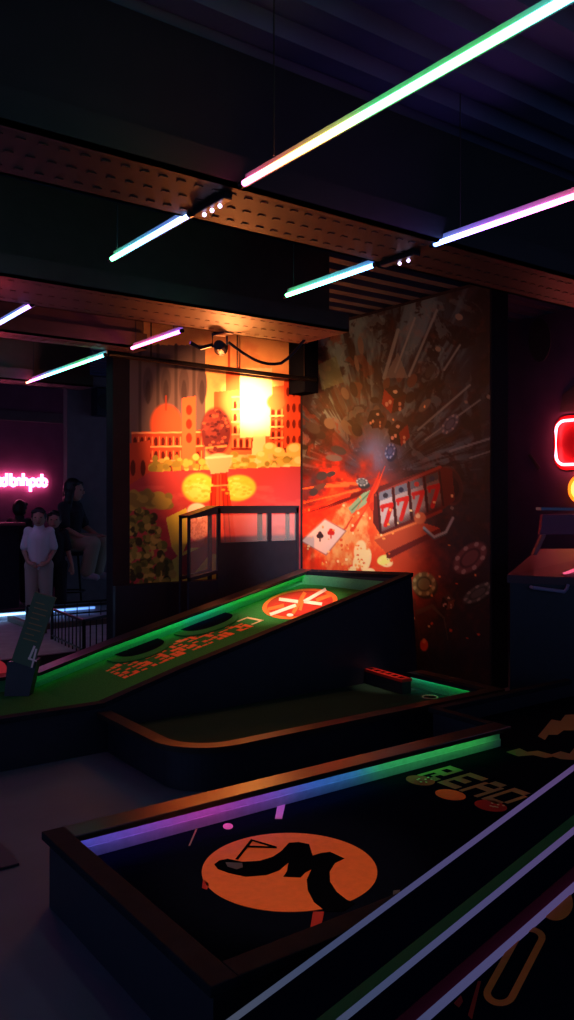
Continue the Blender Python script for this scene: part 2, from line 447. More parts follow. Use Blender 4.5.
def paint_jackpot(p):
    X, Y = p.X, p.Y
    cx, cy = 376, 478
    dx, dy = X-cx, Y-cy; R = np.hypot(dx, dy*.8); A = np.arctan2(dy, dx)
    n = fbm(X/22, Y/22); n2 = fbm(X/7+9, Y/7)
    p.C[:] = np.array((38,58,76))
    p.over((34,34,40), sstep(.4,.65,n)*.9)
    # streaks thrown out from the burst
    ray1 = fbm(A*6+20, R/70); ray2 = fbm(A*17+5, R/40)
    p.over((84,124,146), sstep(.52,.66,ray1)*sstep(20,60,R)*(Y < 470)*.85)
    p.over((24,22,26), sstep(.55,.68,ray2)*(Y < 500)*.9)
    p.over((70,106,128), sstep(.60,.72,fbm(A*24+2, R/60))*(Y < 470)*.8)
    p.over((60,28,24), sstep(.5,.62,fbm(A*9+40, R/50))*((X < 360) & (Y < 470))*.6)
    wx = X+26*(fbm(X/40+5, Y/40)-.5)*2; wy = Y+26*(fbm(X/40, Y/40+9)-.5)*2
    p.over((20,20,26), sstep(.54,.60,fbm(wx/16+3, wy/26))*(Y < 480)*.8)
    p.over((92,128,146), sstep(.63,.67,fbm(wx/11+13, wy/20))*(Y < 460)*.55)
    p.over((92,50,40), sstep(.60,.65,fbm(wx/14+30, wy/18+4))*((X < 375) & (Y < 480))*.6)
    p.over((16,15,22), sstep(440,492,X)*.55)  # right side painted darker, imitating the light's falloff
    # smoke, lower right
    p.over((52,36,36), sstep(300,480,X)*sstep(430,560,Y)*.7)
    # pale blue core
    p.over((120,140,170), np.exp(-((X-374)/16)**2-((Y-448)/34)**2)*.9)
    p.over((150,160,170), np.exp(-((X-392)/14)**2-((Y-425)/26)**2)*.5)
    # fire
    w = (fbm(X/16+3, Y/16)-.5)*70
    fx, fy = (X-346+w*.6)/62, (Y-538+w)/68
    fire = np.exp(-(fx*fx+fy*fy)**1.3)
    p.over((150,38,26), np.clip(fire*1.9, 0, 1))
    p.over((232,56,28), sstep(.30,.7,fire+.3*(n2-.5)))
    p.over((250,112,50), sstep(.62,1.0,fire*.9+.55*(fbm(X/9,Y/12)-.45)))
    p.over((255,190,110), sstep(.68,1.0,fire*.85+.8*(fbm(X/6+4,Y/9)-.48))*.8)
    g2 = np.exp(-((X-405)/34)**2-((Y-575)/40)**2)
    p.over((220,70,36), np.clip(g2*1.2+.5*(n2-.5), 0, 1)*.9)
    for i in range(9):
        a = random.uniform(2.4, 3.7); r0, r1 = random.uniform(10,30), random.uniform(50,95)
        p.line([(cx+r0*math.cos(a), cy+10-r0*math.sin(a)*.7), (cx+(r0+r1)/2*math.cos(a+.1), cy+14-(r0+r1)/2*math.sin(a)*.6), (cx+r1*math.cos(a), cy+20-r1*math.sin(a)*.5)], random.uniform(2,5), random.choice([(230,60,30),(250,110,50),(110,26,22)]), taper=True)
    # dark smoke clumps left of the burst
    for i in range(46):
        a = random.uniform(PI*.85, PI*1.75); r = random.uniform(45,160)
        x, y = 374+r*math.cos(a)*.75, 462+r*math.sin(a)*.75
        p.ell(x, y, random.uniform(3,9), random.uniform(2,5), random.choice([(34,32,36),(84,62,54),(50,54,58),(92,92,90)]), rot=a)
    # light streaks, upper right
    for q, w_ in (([(437,310),(409,376)],2.4), ([(398,330),(384,378)],3.5), ([(460,345),(444,370)],2), ([(495,437),(450,451)],2.2), ([(500,448),(470,458)],1.4), ([(480,400),(425,440)],1.6), ([(470,385),(418,430)],2), ([(415,318),(395,372)],2)):
        p.line(q, w_, (120,146,158), .85)
    for x, y, r in ((438,349,3),(459,317,4),(489,397,2.5),(466,402,2),(452,508,2)): p.ell(x, y, r, r*.8, (120,122,120), .5)
    p.poly([(318,365),(336,356),(344,382),(322,390)], (84,112,96), .7)
    p.poly([(384,378),(398,352),(408,378)], (108,122,124), .7)
    # tumbling dice
    def die(x, y, r, top, left, right, a=0):
        P = [(x+r*math.cos(a+k*PI/3-PI/2), y+r*1.15*math.sin(a+k*PI/3-PI/2)) for k in range(6)]
        c = (x, y)
        p.poly([P[5],P[0],P[1],c], top); p.poly([P[1],P[2],P[3],c], right); p.poly([P[3],P[4],P[5],c], left)
        for q in ((P[5],P[1]),):
            p.ell((q[0][0]+q[1][0])/2, (P[0][1]+y)/2, r*.18, r*.14, (210,190,170))
        for k in (.3,.65):
            p.ell(x-r*.75*k-1, y+r*.5*k+1, r*.13, r*.17, (210,170,150)); p.ell(x+r*.45, y+r*(1.1-1.1*k), r*.12, r*.16, (190,150,130))
    die(394, 399, 13, (44,34,36), (150,54,40), (60,30,30), .2)
    die(399, 433, 11.5, (56,40,40), (36,26,30), (130,48,36), -.2)
    die(376, 419, 9, (40,40,44), (28,28,34), (70,44,40), .4)
    die(448, 602, 7, (80,60,50), (50,34,30), (120,70,50), .2)
    def chip(x, y, rx, ry, rot, rgb, edge):
        p.ell(x+2, y+3, rx, ry, tuple(v*.45 for v in rgb), rot)
        p.ell(x, y, rx, ry, rgb, rot)
        for k in range(8):
            a = k*PI/4+.2
            ex, ey = rx*.84*math.cos(a), ry*.84*math.sin(a)
            p.ell(x+ex*math.cos(rot)-ey*math.sin(rot), y+ex*math.sin(rot)+ey*math.cos(rot), rx*.13, ry*.17, edge, rot)
        p.ell(x, y, rx*.62, ry*.62, tuple(v*.62 for v in rgb), rot); p.ell(x, y, rx*.5, ry*.5, rgb, rot)
    chip(390, 451, 5, 8, .3, (70,90,130), (140,160,190))
    chip(450, 424, 12, 6, -.9, (74,90,116), (130,144,160))
    chip(362, 482, 6, 4, .1, (110,110,104), (190,180,160))
    chip(470, 558, 20, 12, -.75, (118,72,70), (170,140,130))
    chip(478, 593, 17, 7, -.55, (84,86,82), (140,140,130))
    chip(424, 584, 12, 12, .2, (150,140,84), (210,200,130))
    # green note and torn flames
    p.poly([(348,508),(362,494),(374,488),(366,504),(352,514)], (150,170,120)); p.line([(352,510),(372,490)], 1.4, (90,120,80))
    p.poly([(366,500),(380,470),(376,498),(372,512)], (210,50,30))
    for q in ([(372,500),(385,466)], [(352,530),(372,500)], [(318,548),(346,528),(362,500)]):
        p.line(q, 4, (232,66,34), taper=True)
    for x, y, rx, ry in ((360,550,6,10),(366,560,5,12),(357,562,4,9),(386,562,7,5),(370,574,6,6),(352,572,4,6)):
        p.ell(x, y, rx, ry, (252,206,140), .2)
    p.ell(384, 560, 7, 5, (244,220,110), -.3)
    # playing card
    p.poly([(301,541),(325,519),(346,531),(326,555)], (238,206,186)); p.line([(301,541),(325,519),(346,531),(326,555),(301,541)], 1.2, (190,120,100))
    for x, y, c in ((320,536,(50,40,44)), (331,533,(200,40,34))):
        p.ell(x-1.6, y, 2, 2.2, c); p.ell(x+1.6, y, 2, 2.2, c); p.ell(x, y-2.4, 2, 2.2, c); p.line([(x,y),(x,y+5)], 1.4, c)
    # slot-machine drum
    p.ell(449, 486, 13, 20, (104,56,50), -.25); p.ell(451, 486, 11, 17.5, (58,34,36), -.25); p.ell(453, 487, 6, 10, (34,22,28), -.25)
    p.poly([(374,494),(380,486),(440,466),(452,470),(455,500),(440,512),(382,538),(373,522)], (96,34,30))
    p.line([(376,495),(440,467)], 3, (150,60,48)); p.line([(382,537),(441,511)], 3, (150,48,34))
    T0, T1, B0, B1 = (378,493), (440,471), (381,532), (444,505)
    def L(a, b, t): return (a[0]+(b[0]-a[0])*t, a[1]+(b[1]-a[1])*t)
    for k in range(4):
        t0, t1 = k/4+.015, (k+1)/4-.035
        a, b, c, d = L(T0,T1,t0), L(T0,T1,t1), L(B0,B1,t1), L(B0,B1,t0)
        sh = (196, 178, 156, 128)[k]
        p.poly([a, b, c, d], (sh, sh*.86, sh*.80))
        for q in range(6): p.poly([L(a,d,.80+q*.033), L(b,c,.80+q*.033), c, d], (70,30,26), .16)
        e, f = L(a,d,.22), L(b,c,.22)
        p.poly([a, b, f, e], (sh*.62, sh*.6, sh*.62))
        m_ = L(L(a,b,.5), L(d,c,.5), .13)
        p.ell(m_[0], m_[1], 2.6, 2.6, ((46,40,46),(46,44,60),(180,50,36),(60,70,96))[k])
        x0, y0 = L(L(a,b,.5), L(d,c,.5), .62)
        p.line([(x0-5,y0-7.6),(x0+4.6,y0-10),(x0-1.6,y0+11)], 4.2, (206,34,28))
        p.line([(x0-4.4,y0-7.6),(x0-4.6,y0-3.6)], 2.4, (196,34,30))
    for t in (0, .25, .5, .75, 1):
        p.line([L(T0,T1,t-.01), L(B0,B1,t-.01)], 1.8, (60,26,26))
    # tray, lever and ball
    p.poly([(374,540),(420,522),(440,528),(386,553)], (190,72,42)); p.line([(376,538),(421,521)], 2.4, (236,120,64))
    p.poly([(386,553),(440,528),(441,533),(387,560)], (110,34,28))
    p.line([(424,528),(434,537),(446,532),(453,518)], 2.6, (170,176,176)); p.line([(424,530),(434,539),(446,534)], 1.2, (90,96,100))
    p.ell(420, 518, 6, 6, (206,100,60)); p.ell(418, 516, 2.4, 2.4, (240,170,120))
    # embers
    for i in range(150):
        a = random.random()*2*PI; r = abs(random.gauss(0,70))
        x, y = 360+r*math.cos(a), 560+r*math.sin(a)
        p.ell(x, y, random.uniform(.6,1.6), random.uniform(.6,1.6), random.choice([(250,150,70),(240,90,40),(255,210,140)]))
    # pale curl of smoke and a red counter near the floor
    p.line([(418,612),(432,606),(444,618),(448,640)], 5, (112,104,80), .6, taper=True)
    p.line([(414,600),(420,640),(440,676)], 3, (96,66,50), .5, taper=True)
    p.ell(424, 645, 4, 6, (230,70,40)); p.ell(424, 641, 2, 2.4, (250,140,90))

mural('wall_mural', 'Y', W1Y-.008, 3.24, W2X-.02, .765, CZ-.03, 260, 330, paint_palace,
      'orange-lit mural of a palace with arches, shrubs and a garden urn')
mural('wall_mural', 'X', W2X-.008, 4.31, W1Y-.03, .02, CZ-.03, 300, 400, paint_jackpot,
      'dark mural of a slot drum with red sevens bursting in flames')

# ------------------------------------------------------------------ lighting tubes under the ceiling
RED, ORA, YEL, GRN, CYA, BLU, VIO, PNK = (1,.08,.10), (1,.34,.08), (.95,.78,.14), (.13,1,.25), (.13,.8,.9), (.13,.34,1), (.42,.15,1), (1,.13,.38)
def led_tube(x, y0, y1, z, stops, label, hang=True, strength=12):
    L = y1-y0
    t = thing('led_tube', label, 'light', (x, y0, z), 'colour-changing tube lights under the ceiling')
    bm = NB(); tube(bm, [(0,0,0), (0,L,0)], .0115, 12)
    link('diffuser', bm, glow_run('led run', 'Y', 0, L, stops, strength), t)['_local'] = 1
    bm = NB()
    prism(bm, [(.012,-.006),(.020,-.006),(.020,.040),(.012,.040)], 'Y', 0, L)
    if hang: link('housing', bm, M['alu'], t)['_local'] = 1
    else:
        bm.free()
        for f in (.2, .8):
            bm = NB(); box(bm, -.008, .008, L*f-.01, L*f+.01, .008, 2.71-z); link('mount_clip', bm, M['steel'], t)['_local'] = 1
    for yy in (0, L):
        bm = NB(); tube(bm, [(0,yy-.012,0), (0,yy+.012,0)], .0145, 12)
        link('end_cap', bm, M['steel'], t)['_local'] = 1
    if hang:
        for f in (.12, .88):
            bm = NB(); tube(bm, [(-.01,L*f,.03), (-.01,L*f,CZ+.03-z)], .003, 6)
            link('hanger_wire', bm, M['wire'], t)['_local'] = 1
    for o in t.children:
        o.location = (0,0,0); del o['_local']
    return t
ZT = 2.7
led_tube(1.69, .75, 2.58, ZT, [(0,BLU),(.22,CYA),(.34,GRN),(.62,GRN),(.74,YEL),(.84,ORA),(.92,(1,.14,.14)),(1,PNK)], 'long tube light fading green to yellow to pink, nearest under the ceiling')
led_tube(1.69, 2.97, 3.76, ZT, [(0,(.3,.45,1)),(.4,BLU),(.8,CYA),(1,GRN)], 'white-blue tube light with a green end beside the first ceiling beam')
led_tube(1.69, 4.90, 5.75, ZT, [(0,VIO),(.5,BLU),(1,VIO)], 'violet-edged tube light at the left edge below the pink beam')
led_tube(2.80, 1.2, 2.66, ZT, [(0,(1,.7,.45)),(.35,(1,.5,.4)),(.5,PNK),(.8,VIO),(1,BLU)], 'pink tube light at the upper right')
led_tube(2.80, 3.05, 3.82, ZT, [(0,BLU),(.4,CYA),(1,GRN)], 'short cyan and green tube light above the dark slot mural')
led_tube(2.79, 5.03, 5.83, ZT, [(0,VIO),(.5,PNK),(1,PNK)], 'short pink tube light below the orange-lit beam')
led_tube(2.74, 6.21, 8.1, ZT, [(0,CYA),(.3,GRN),(.6,CYA),(.82,VIO),(.93,PNK),(1,ORA)], 'tube light with a pale green middle and an orange end, far left')
# added unseen tubes past the left edge: pink on the beams, light near the bar
led_tube(1.27, 4.40, 4.86, 2.62, [(0,RED),(1,PNK)], 'added unseen red tube light under the second beam beyond the left edge', hang=False, strength=34)
led_tube(1.76, 5.85, 6.2, 2.64, [(0,PNK),(1,RED)], 'added unseen red tube light under the third beam beyond the left edge', hang=False, strength=34)
led_tube(2.36, 8.0, 8.36, 2.62, [(0,PNK),(1,RED)], 'added unseen red tube light under the farthest beam beyond the left edge', hang=False, strength=34)
led_tube(2.74, 9.25, 10.7, ZT, [(0,PNK),(.5,VIO),(1,CYA)], 'added unseen pink and violet tube light beyond the left edge near the bar', strength=34)
led_tube(.6, 3.1, 4.2, ZT, [(0,PNK),(1,PNK)], 'added unseen pink tube light beyond the left edge of the picture', strength=12)

def connector(x, y, z, label, n):
    t = thing('light_connector', label, 'light fitting', (x, y, z), 'tube light connectors on the first beam')
    bm = NB(); box(bm, x-.02, x+.02, y-.12, y+.12, z+.01, z+.04, bev=.005); link('body', bm, M['steel'], t)
    for k in range(n):
        bm = NB(); ball(bm, (x, y-.06+.06*k, z), .009, seg=10); link('pilot_lamp', bm, glow('pilot', (.75,.6,1), 4), t)
connector(1.69, 2.80, 2.665, 'pair of tiny violet pilot lamps between the first two tubes', 3)
connector(2.80, 2.88, 2.665, 'tiny blue-white pilot lamps left of the right-hand pink tube', 2)

# stage spotlight clamped below the second beam, with its cable
SPX, SPY, SPZ = 3.08, 4.98, 2.60
t = thing('stage_spotlight', 'black clamped spotlight with a drooping cable under the second beam', 'spotlight', (SPX, SPY, SPZ))
d = Vector((4.6-SPX, W1Y-SPY, -.10)).normalized()
bm = NB(); LAMP = c = Vector((SPX, SPY, SPZ)); LAMPD = d; tube(bm, [c-d*.12, c-d*.10, c-d*.02, c+d*.0], .035, 14, .05); link('lamp_body', bm, M['black'], t)
bm = NB(); tube(bm, [c+d*.002, c+d*.012], .042, 14); link('lens', bm, glow('hot lens', (1,.6,.25), 8), t)
bm = NB(); tube(bm, [(SPX-.07,SPY,SPZ-.0),(SPX-.07,SPY,SPZ+.1),(SPX-.02,SPY,SPZ+.13),(SPX+.05,SPY,SPZ+.1),(SPX+.05,SPY,SPZ)], .008, 8); box(bm, SPX-.05, SPX+.03, SPY-.12, SPY+.02, SPZ+.09, SPZ+.11); link('clamp_bracket', bm, M['black'], t)
bm = NB(); pts = []
for k in range(17):
    f = k/16; pts.append((SPX+.05+.75*f, SPY-.02-.25*f, SPZ+.05-.14*math.sin(PI*min(1,f*1.25))+.55*max(0,f-.5)**1.2))
tube(bm, pts, .011, 8); link('cable', bm, M['black'], t)
bm = NB(); tube(bm, [(SPX-.07,SPY,SPZ+.02),(SPX-.16,SPY+.02,SPZ-.01),(SPX-.24,SPY+.02,SPZ+.02)], .014, 8); link('safety_cable', bm, M['black'], t)

bm = NB(); tube(bm, [(2.9,6.5,2.765), (5.15,6.5,2.745)], .022, 10)
for x in (3.3, 4.2, 5.0): tube(bm, [(x,6.5,2.76),(x,6.5,CZ+.03)], .006, 6)
tag(link('conduit_pipe', bm, M['steel']), 'thin black conduit pipe hung across the top of the palace mural', 'pipe')

# ------------------------------------------------------------------ near printed table
TY0, TY1, TX0, TX1, TXB, TH, TB = 1.78, 2.97, 1.07, 4.95, 3.62, .275, .16
TYB = 3.42
t = thing('minigolf_table', 'low black mini golf table with an orange logo disc and a rainbow-lit far wall', 'mini golf table', (TX0, TY0, 0))
bm = NB()
box(bm, TX0+.03, TX1, TY0+.03, TY1-.02, 0, TB); box(bm, TXB+.02, TX1, TY1-.02, TYB-.02, 0, TB); link('bed', bm, [M['bed']], t)
bm = NB(); box(bm, TX0+.02, TX0+.06, TY0+.02, TY1, 0, TH-.03); link('end_panel', bm, M['black'], t)
bm = NB(); box(bm, TX0+.06, TX1, TY0+.02, TY0+.06, 0, TH-.03); link('near_panel', bm, M['black'], t)
bm = NB(); box(bm, TX0+.06, TXB, TY1-.018, TY1+.01, 0, TH-.016); link('far_panel', bm, M['black'], t)
bm = NB(); box(bm, TX0+.06, TXB, TY1-.03, TY1-.018, TB, TH-.016); box(bm, TX0+.06, TXB, TY1-.038, TY1-.03, TB, TB+.040); link('far_lining', bm, M['pale'], t)
bm = NB(); box(bm, TXB-.02, TXB+.02, TY1+.01, TYB, 0, TH-.03); box(bm, TXB+.02, TX1, TYB-.02, TYB+.02, 0, TH-.03); link('return_panel', bm, M['black'], t)
for a, z_, m_ in (((TX0, TX0+.085, TY0, TY1+.03), .03, 'rim_unlit'), ((TX0+.085, TX1, TY0, TY0+.085), .03, 'rim_unlit'), ((TX0+.085, TXB+.03, TY1-.085, TY1+.03), .016, 'rim'), ((TXB-.03, TXB+.03, TY1+.03, TYB+.03), .03, 'rim_unlit'), ((TXB+.03, TX1, TYB-.03, TYB+.03), .03, 'rim_unlit')):
    bm = NB(); box(bm, *a, TH-z_, TH, bev=.004); link('rim', bm, M[m_], t)
bm = NB(); box(bm, TX0+.09, TXB-.03, TY1-.072, TY1-.062, TH-.021, TH-.016)
LEDT = [(0,(.12,.16,1)),(.10,(.30,.12,.9)),(.24,(.9,.08,.62)),(.36,(.45,.12,.9)),(.46,(.08,.25,1)),(.58,(.05,.35,.8)),(.64,(.05,.8,.2)),(.9,(.06,.9,.12)),(.97,(.05,.6,.1)),(1,(.01,.1,.02))]
o = link('led_strip', bm, glow_run('under-rim led run', 'X', TX0+.09, TXB-.03, LEDT, 11), t)
bm = NB(); box(bm, TX0+.086, TXB-.03, TY1-.086, TY1-.078, TH-.024, TH-.014); link('rim_lip', bm, M['rim'], t)
# logo disc
LX, LY, LR = 1.785, 2.41, .320
e = TB+.0002
bm = NB(); flat(bm, [(LX+LR*math.cos(k*PI/48), LY+LR*math.sin(k*PI/48), e) for k in range(96)]); disc = link('logo_disc', bm, M['orange'], t)
def bedpts(pts, sc, ox, oy, z): return [on_z(ox+x/sc, oy+y/sc, z) for x, y in pts]
mark = [(70,128),(84,117),(108,112),(150,121),(200,118),(238,106),(262,90),(284,66),(312,64),(342,70),(352,103),(374,96),(402,92),(443,111),(416,124),(401,148),(402,178),(421,207),(450,230),(474,240),(440,262),(392,264),(356,236),(338,202),(335,172),(349,142),(331,151),(317,165),(268,163),(278,148),(283,122),(256,145),(220,158),(160,163),(110,152),(80,141)]
bm = NB(); flat(bm, bedpts(mark, 2.87, 190, 820, e+.0016)); link('letter_m', bm, M['inkblack'], disc)
bm = NB()
flat(bm, bedpts([(130,113),(138,113),(180,60),(174,57)], 2.87, 190, 820, e+.0036))
for a, b in (((174,57),(249,79)), ((249,79),(164,76))):
    dx, dy = b[0]-a[0], b[1]-a[1]; l = math.hypot(dx, dy); nx, ny = -dy/l*1.8, dx/l*1.8
    flat(bm, bedpts([(a[0]+nx,a[1]+ny),(b[0]+nx,b[1]+ny),(b[0]-nx,b[1]-ny),(a[0]-nx,a[1]-ny)], 2.87, 190, 820, e+.0034))
link('flag', bm, M['inkblack'], disc)
bm = NB(); flat(bm, bedpts([(102,122),(150,124),(152,136),(134,142),(108,134)], 2.87, 190, 820, e+.0036)); link('club_face', bm, M['inkgrey'], disc)
# printed dashes radiating round the disc
for pts, m in (([(279,797),(287,797),(282,819),(275,819)], 'pinkprint'), ([(313,912),(324,912),(316,953),(306,955)], 'redprint'), ([(393,891),(400,890),(400,912),(393,914)], 'inkgrey'), ([(423,879),(430,879),(432,893),(426,897)], 'redprint'), ([(203,880),(209,884),(207,890),(202,888)], 'redprint')):
    bm = NB(); flat(bm, [on_z(x, y, e) for x, y in pts]); link('printed_dash', bm, M[m], t)
bm = NB(); flat(bm, [on_z(228+5*math.cos(k*PI/8), 826.5+3*math.sin(k*PI/8), e) for k in range(16)]); link('printed_dot', bm, M['pinkprint'], t)
bm = NB(); flat(bm, [on_z(x, y, e) for x, y in ((198,824),(199.5,824),(190,846),(188.5,846))]); link('printed_line', bm, M['khaki'], t)
# READY? in blocky pixel capitals
GL = {'R': ['11110','10010','11110','10100','10011'], 'E': ['11111','10000','11110','10000','11111'], 'A': ['01110','10001','11111','10001','10001'],
      'D': ['11110','10001','10001','10001','11110'], 'Y': ['10001','10001','01110','00100','00100'], '?': ['1110','0001','0110','0000','0100']}
y0 = 2.865
for ch in 'READY?':
    bm = NB(); cw, chh = .0225, .047
    for r, row in enumerate(GL[ch]):
        k = 0
        while k < len(row):
            if row[k] == '1':
                k1 = k
                while k1 < len(row) and row[k1] == '1': k1 += 1
                ua, ub = 3.14-r*chh, 3.14-(r+1)*chh-.0005
                flat(bm, [(ua, y0-k*cw, e), (ub, y0-k*cw, e), (ub, y0-k1*cw, e), (ua, y0-k1*cw, e)])
                k = k1
            else: k += 1
    link('letter_'+({'?': 'question_mark'}.get(ch, ch.lower())), bm, M['khaki'], t)
    y0 -= .134
for k, (u, v) in enumerate(((2.86,2.80),(2.83,2.58),(2.87,2.38),(2.82,2.19))):
    bm = NB()
    flat(bm, [(u+.062*math.cos(q*PI/12), v+.075*math.sin(q*PI/12), e) for q in range(24)], 0)
    if k != 1:
        for q in range(7):
            a, r = random.random()*2*PI, .045*random.random()**.5
            flat(bm, [(u+.015+r*math.cos(a)+.005*math.cos(w*PI/3), v+r*math.sin(a)+.006*math.sin(w*PI/3), e+.0018) for w in range(6)], 1)
    link('printed_counter', bm, [M['orange'] if k == 1 else M['redprint'], M['cream']], t)
for pts in ([(455,120),(500,65),(530,70),(545,50),(574,48),(640,40),(640,104),(574,100),(540,100),(520,115),(490,115),(478,132)],
            [(350,172),(395,160),(420,172),(455,168),(500,180),(530,170),(560,178),(574,160),(640,170),(640,205),(574,198),(530,195),(505,187),(480,192),(440,182),(390,186)]):
    bm = NB(); flat(bm, bedpts(pts, 3.3, 400, 700, e)); link('pixel_print', bm, M['khaki'], t)

# ------------------------------------------------------------------ sloping lanes
def profile_at(prof, u):
    for (a, ha), (b, hb) in zip(prof, prof[1:]):
        if u <= b: return ha+(hb-ha)*(u-a)/(b-a)
    return prof[-1][1]
def band(bm, prof, dz0, dz1, y0, y1, mi=0):
    """strip following the lane profile between two heights below/above the rim line"""
    poly = [(u, h+dz0) for u, h in prof] + [(u, h+dz1) for u, h in reversed(prof)]
    prism(bm, poly, 'Y', y0, y1, mi)

PROF = [(.9,.30),(2.02,.30),(2.55,.445),(4.62,.95)]
RY0, RY1, DEP = 4.62, 5.82, .11
ramp = thing('minigolf_ramp', 'green turf mini golf ramp rising to the right with an orange target', 'mini golf ramp', (.9, RY0, 0))
def up_to(prof, umax):
    out = [p for p in prof if p[0] < umax]; return out+[(umax, profile_at(prof, umax))]
bm = NB()
poly = [(.9,0)] + [(u, h-.03) for u, h in PROF] + [(4.70,.0)]
prism(bm, poly, 'Y', RY0, RY0+.05); link('near_panel', bm, M['black'], ramp)
bm = NB(); poly = [(.9,0)] + [(u, h-.03) for u, h in up_to(PROF, 4.46)] + [(4.50,0)]
prism(bm, poly, 'Y', RY1-.05, RY1); link('far_panel', bm, M['black'], ramp)
bm = NB(); q = [bm.verts.new(v) for v in ((4.60,RY0+.05,.92),(4.44,RY1-.05,.88),(4.50,RY1-.05,0),(4.68,RY0+.05,0),(4.56,RY0+.05,.91),(4.40,RY1-.05,.87),(4.46,RY1-.05,0),(4.64,RY0+.05,0))]
for f in ((0,1,2,3),(4,7,6,5),(0,4,5,1),(3,2,6,7),(1,5,6,2),(0,3,7,4)): bm.faces.new([q[i] for i in f])
link('end_panel', bm, M['black'], ramp)
bm = NB(); band(bm, up_to(PROF, 4.42), -DEP-.05, -DEP, RY0+.05, RY1-.05); link('turf', bm, M['turf'], ramp)
bm = NB(); band(bm, up_to(PROF, 4.42), -DEP, -.016, RY1-.065, RY1-.05); band(bm, up_to(PROF, 4.42), -DEP, -DEP+.04, RY1-.078, RY1-.065); link('far_lining', bm, M['wallgreen'], ramp)
bm = NB(); prism(bm, [(4.545,RY0+.06),(4.385,RY1-.07),(4.40,RY1-.07),(4.56,RY0+.06)], 'Z', .78, .868); link('end_lining', bm, M['wallgreen'], ramp)
bm = NB(); band(bm, PROF, -.03, 0, RY0-.02, RY0+.055); link('rim', bm, M['rim_unlit'], ramp)
bm = NB(); band(bm, up_to(PROF, 4.46), -.016, 0, RY1-.125, RY1+.02); link('rim', bm, M['rim'], ramp)
bm = NB(); band(bm, up_to(PROF, 4.42), -.023, -.015, RY1-.126, RY1-.118); link('rim_lip', bm, M['rim_unlit'], ramp)
bm = NB(); q = [bm.verts.new(v) for v in ((4.62,RY0+.055,.95),(4.46,RY1-.075,.911),(4.40,RY1-.075,.896),(4.55,RY0+.055,.933),(4.62,RY0+.055,.92),(4.46,RY1-.075,.881),(4.40,RY1-.075,.866),(4.55,RY0+.055,.903))]
for f in ((0,1,2,3),(4,7,6,5),(0,4,5,1),(3,2,6,7),(1,5,6,2),(0,3,7,4)): bm.faces.new([q[i] for i in f])
link('rim', bm, M['rim_unlit'], ramp)
bm = NB(); band(bm, [(1.9,.30),(2.02,.30),(2.55,.445),(4.38,profile_at(PROF,4.38))], -.021, -.016, RY1-.108, RY1-.096)
o = link('led_strip', bm, glow_run('ramp led run', 'X', 1.9, 4.38, [(0,(.01,.13,.035)),(.33,(.03,.5,.13)),(.5,(.04,.9,.3)),(.56,(.05,.7,.9)),(.66,(.05,.8,.5)),(.72,(.04,.8,.15)),(1,(.03,.6,.1))], 9), ramp)
o.location = (-.9, -RY0, 0)
def on_ramp(px, py, prof=PROF, dep=DEP, lift=.0):
    r = ray(px, py); lo, hi = .0005, .02
    for _ in range(60):
        s = (lo+hi)/2
        if EYE+r[2]*s > profile_at(prof, r[0]*s)-dep: lo = s
        else: hi = s
    return (r[0]*s, r[1]*s, profile_at(prof, r[0]*s)-dep+lift)
E2 = .0006
# two crescent traps by the far wall; flat black sheets imitate pit shade
for (x0, x1, dx) in ((2.52, 2.98, 0), (3.08, 3.60, 0)):
    bm = NB(); n = 18; outer = []
    for k in range(n+1):
        a = PI*k/n; outer.append((x0+(x1-x0)*(.5-.5*math.cos(a)), RY1-.14-.30*math.sin(a)**.7))
    flat(bm, [(u, v, profile_at(PROF,u)-DEP+E2) for u, v in outer], thick=.012); link('trap_lip', bm, M['turf'], ramp)
    bm = NB(); inner = [(x0+.08+(x1-x0-.1)*(.5-.5*math.cos(PI*k/n)), RY1-.10-.235*math.sin(PI*k/n)**.6) for k in range(n+1)]
    flat(bm, [(u, v, profile_at(PROF,u)-DEP+E2+.0125) for u, v in inner]); link('pit_shade', bm, M['bed'], ramp)
# printed pixel pattern along the near edge
def ramp_patch(bm, u0, u1, v0, v1, mi=0, z=E2):
    flat(bm, [(u0,v0,profile_at(PROF,u0)-DEP+z),(u1,v0,profile_at(PROF,u1)-DEP+z),(u1,v1,profile_at(PROF,u1)-DEP+z),(u0,v1,profile_at(PROF,u0)-DEP+z)], mi)
rr = random.Random(11)
for k in range(9):
    u = 2.42+k*.135
    bm = NB()
    if k < 8:
        for r in range(5):
            for c in range(3):
                if rr.random() < .62 or c == r % 3:
                    ramp_patch(bm, u+c*.042, u+c*.042+(.034 if rr.random() < .7 else .041), 5.16+r*.072, 5.16+r*.072+rr.choice((.026,.045,.068)))
        link('pixel_print', bm, M['orange'], ramp)
    else:
        for a in ((0,.1,5.2,5.225),(0,.1,5.40,5.425),(.08,.105,5.2,5.425)): ramp_patch(bm, u+a[0], u+a[1], a[2], a[3])
        link('pixel_print', bm, M['cream'], ramp)
# round target: orange disc, white chevrons, red strokes
def rp(px, py, z=E2): return on_ramp(px, py, lift=z)
bm = NB(); flat(bm, [rp(300+37.5*math.cos(a)+1.2*math.sin(a), 604-14.8*math.sin(a)-.10*37.5*math.cos(a)) for a in [k*PI/24 for k in range(48)]]); link('target_disc', bm, M['orange'], ramp)
bm = NB(); flat(bm, [rp(300+33*math.cos(a), 604-12.4*math.sin(a)-.10*33*math.cos(a), E2+.002) for a in [k*PI/24 for k in range(48)]]); link('target_field', bm, M['redprint'], ramp)
def bar(bm, a, b, w, z):
    dx, dy = b[0]-a[0], b[1]-a[1]; l = math.hypot(dx, dy); nx, ny = -dy/l*w/2, dx/l*w/2
    flat(bm, [rp(a[0]+nx,a[1]+ny,z), rp(b[0]+nx,b[1]+ny,z), rp(b[0]-nx,b[1]-ny,z), rp(a[0]-nx,a[1]-ny,z)])
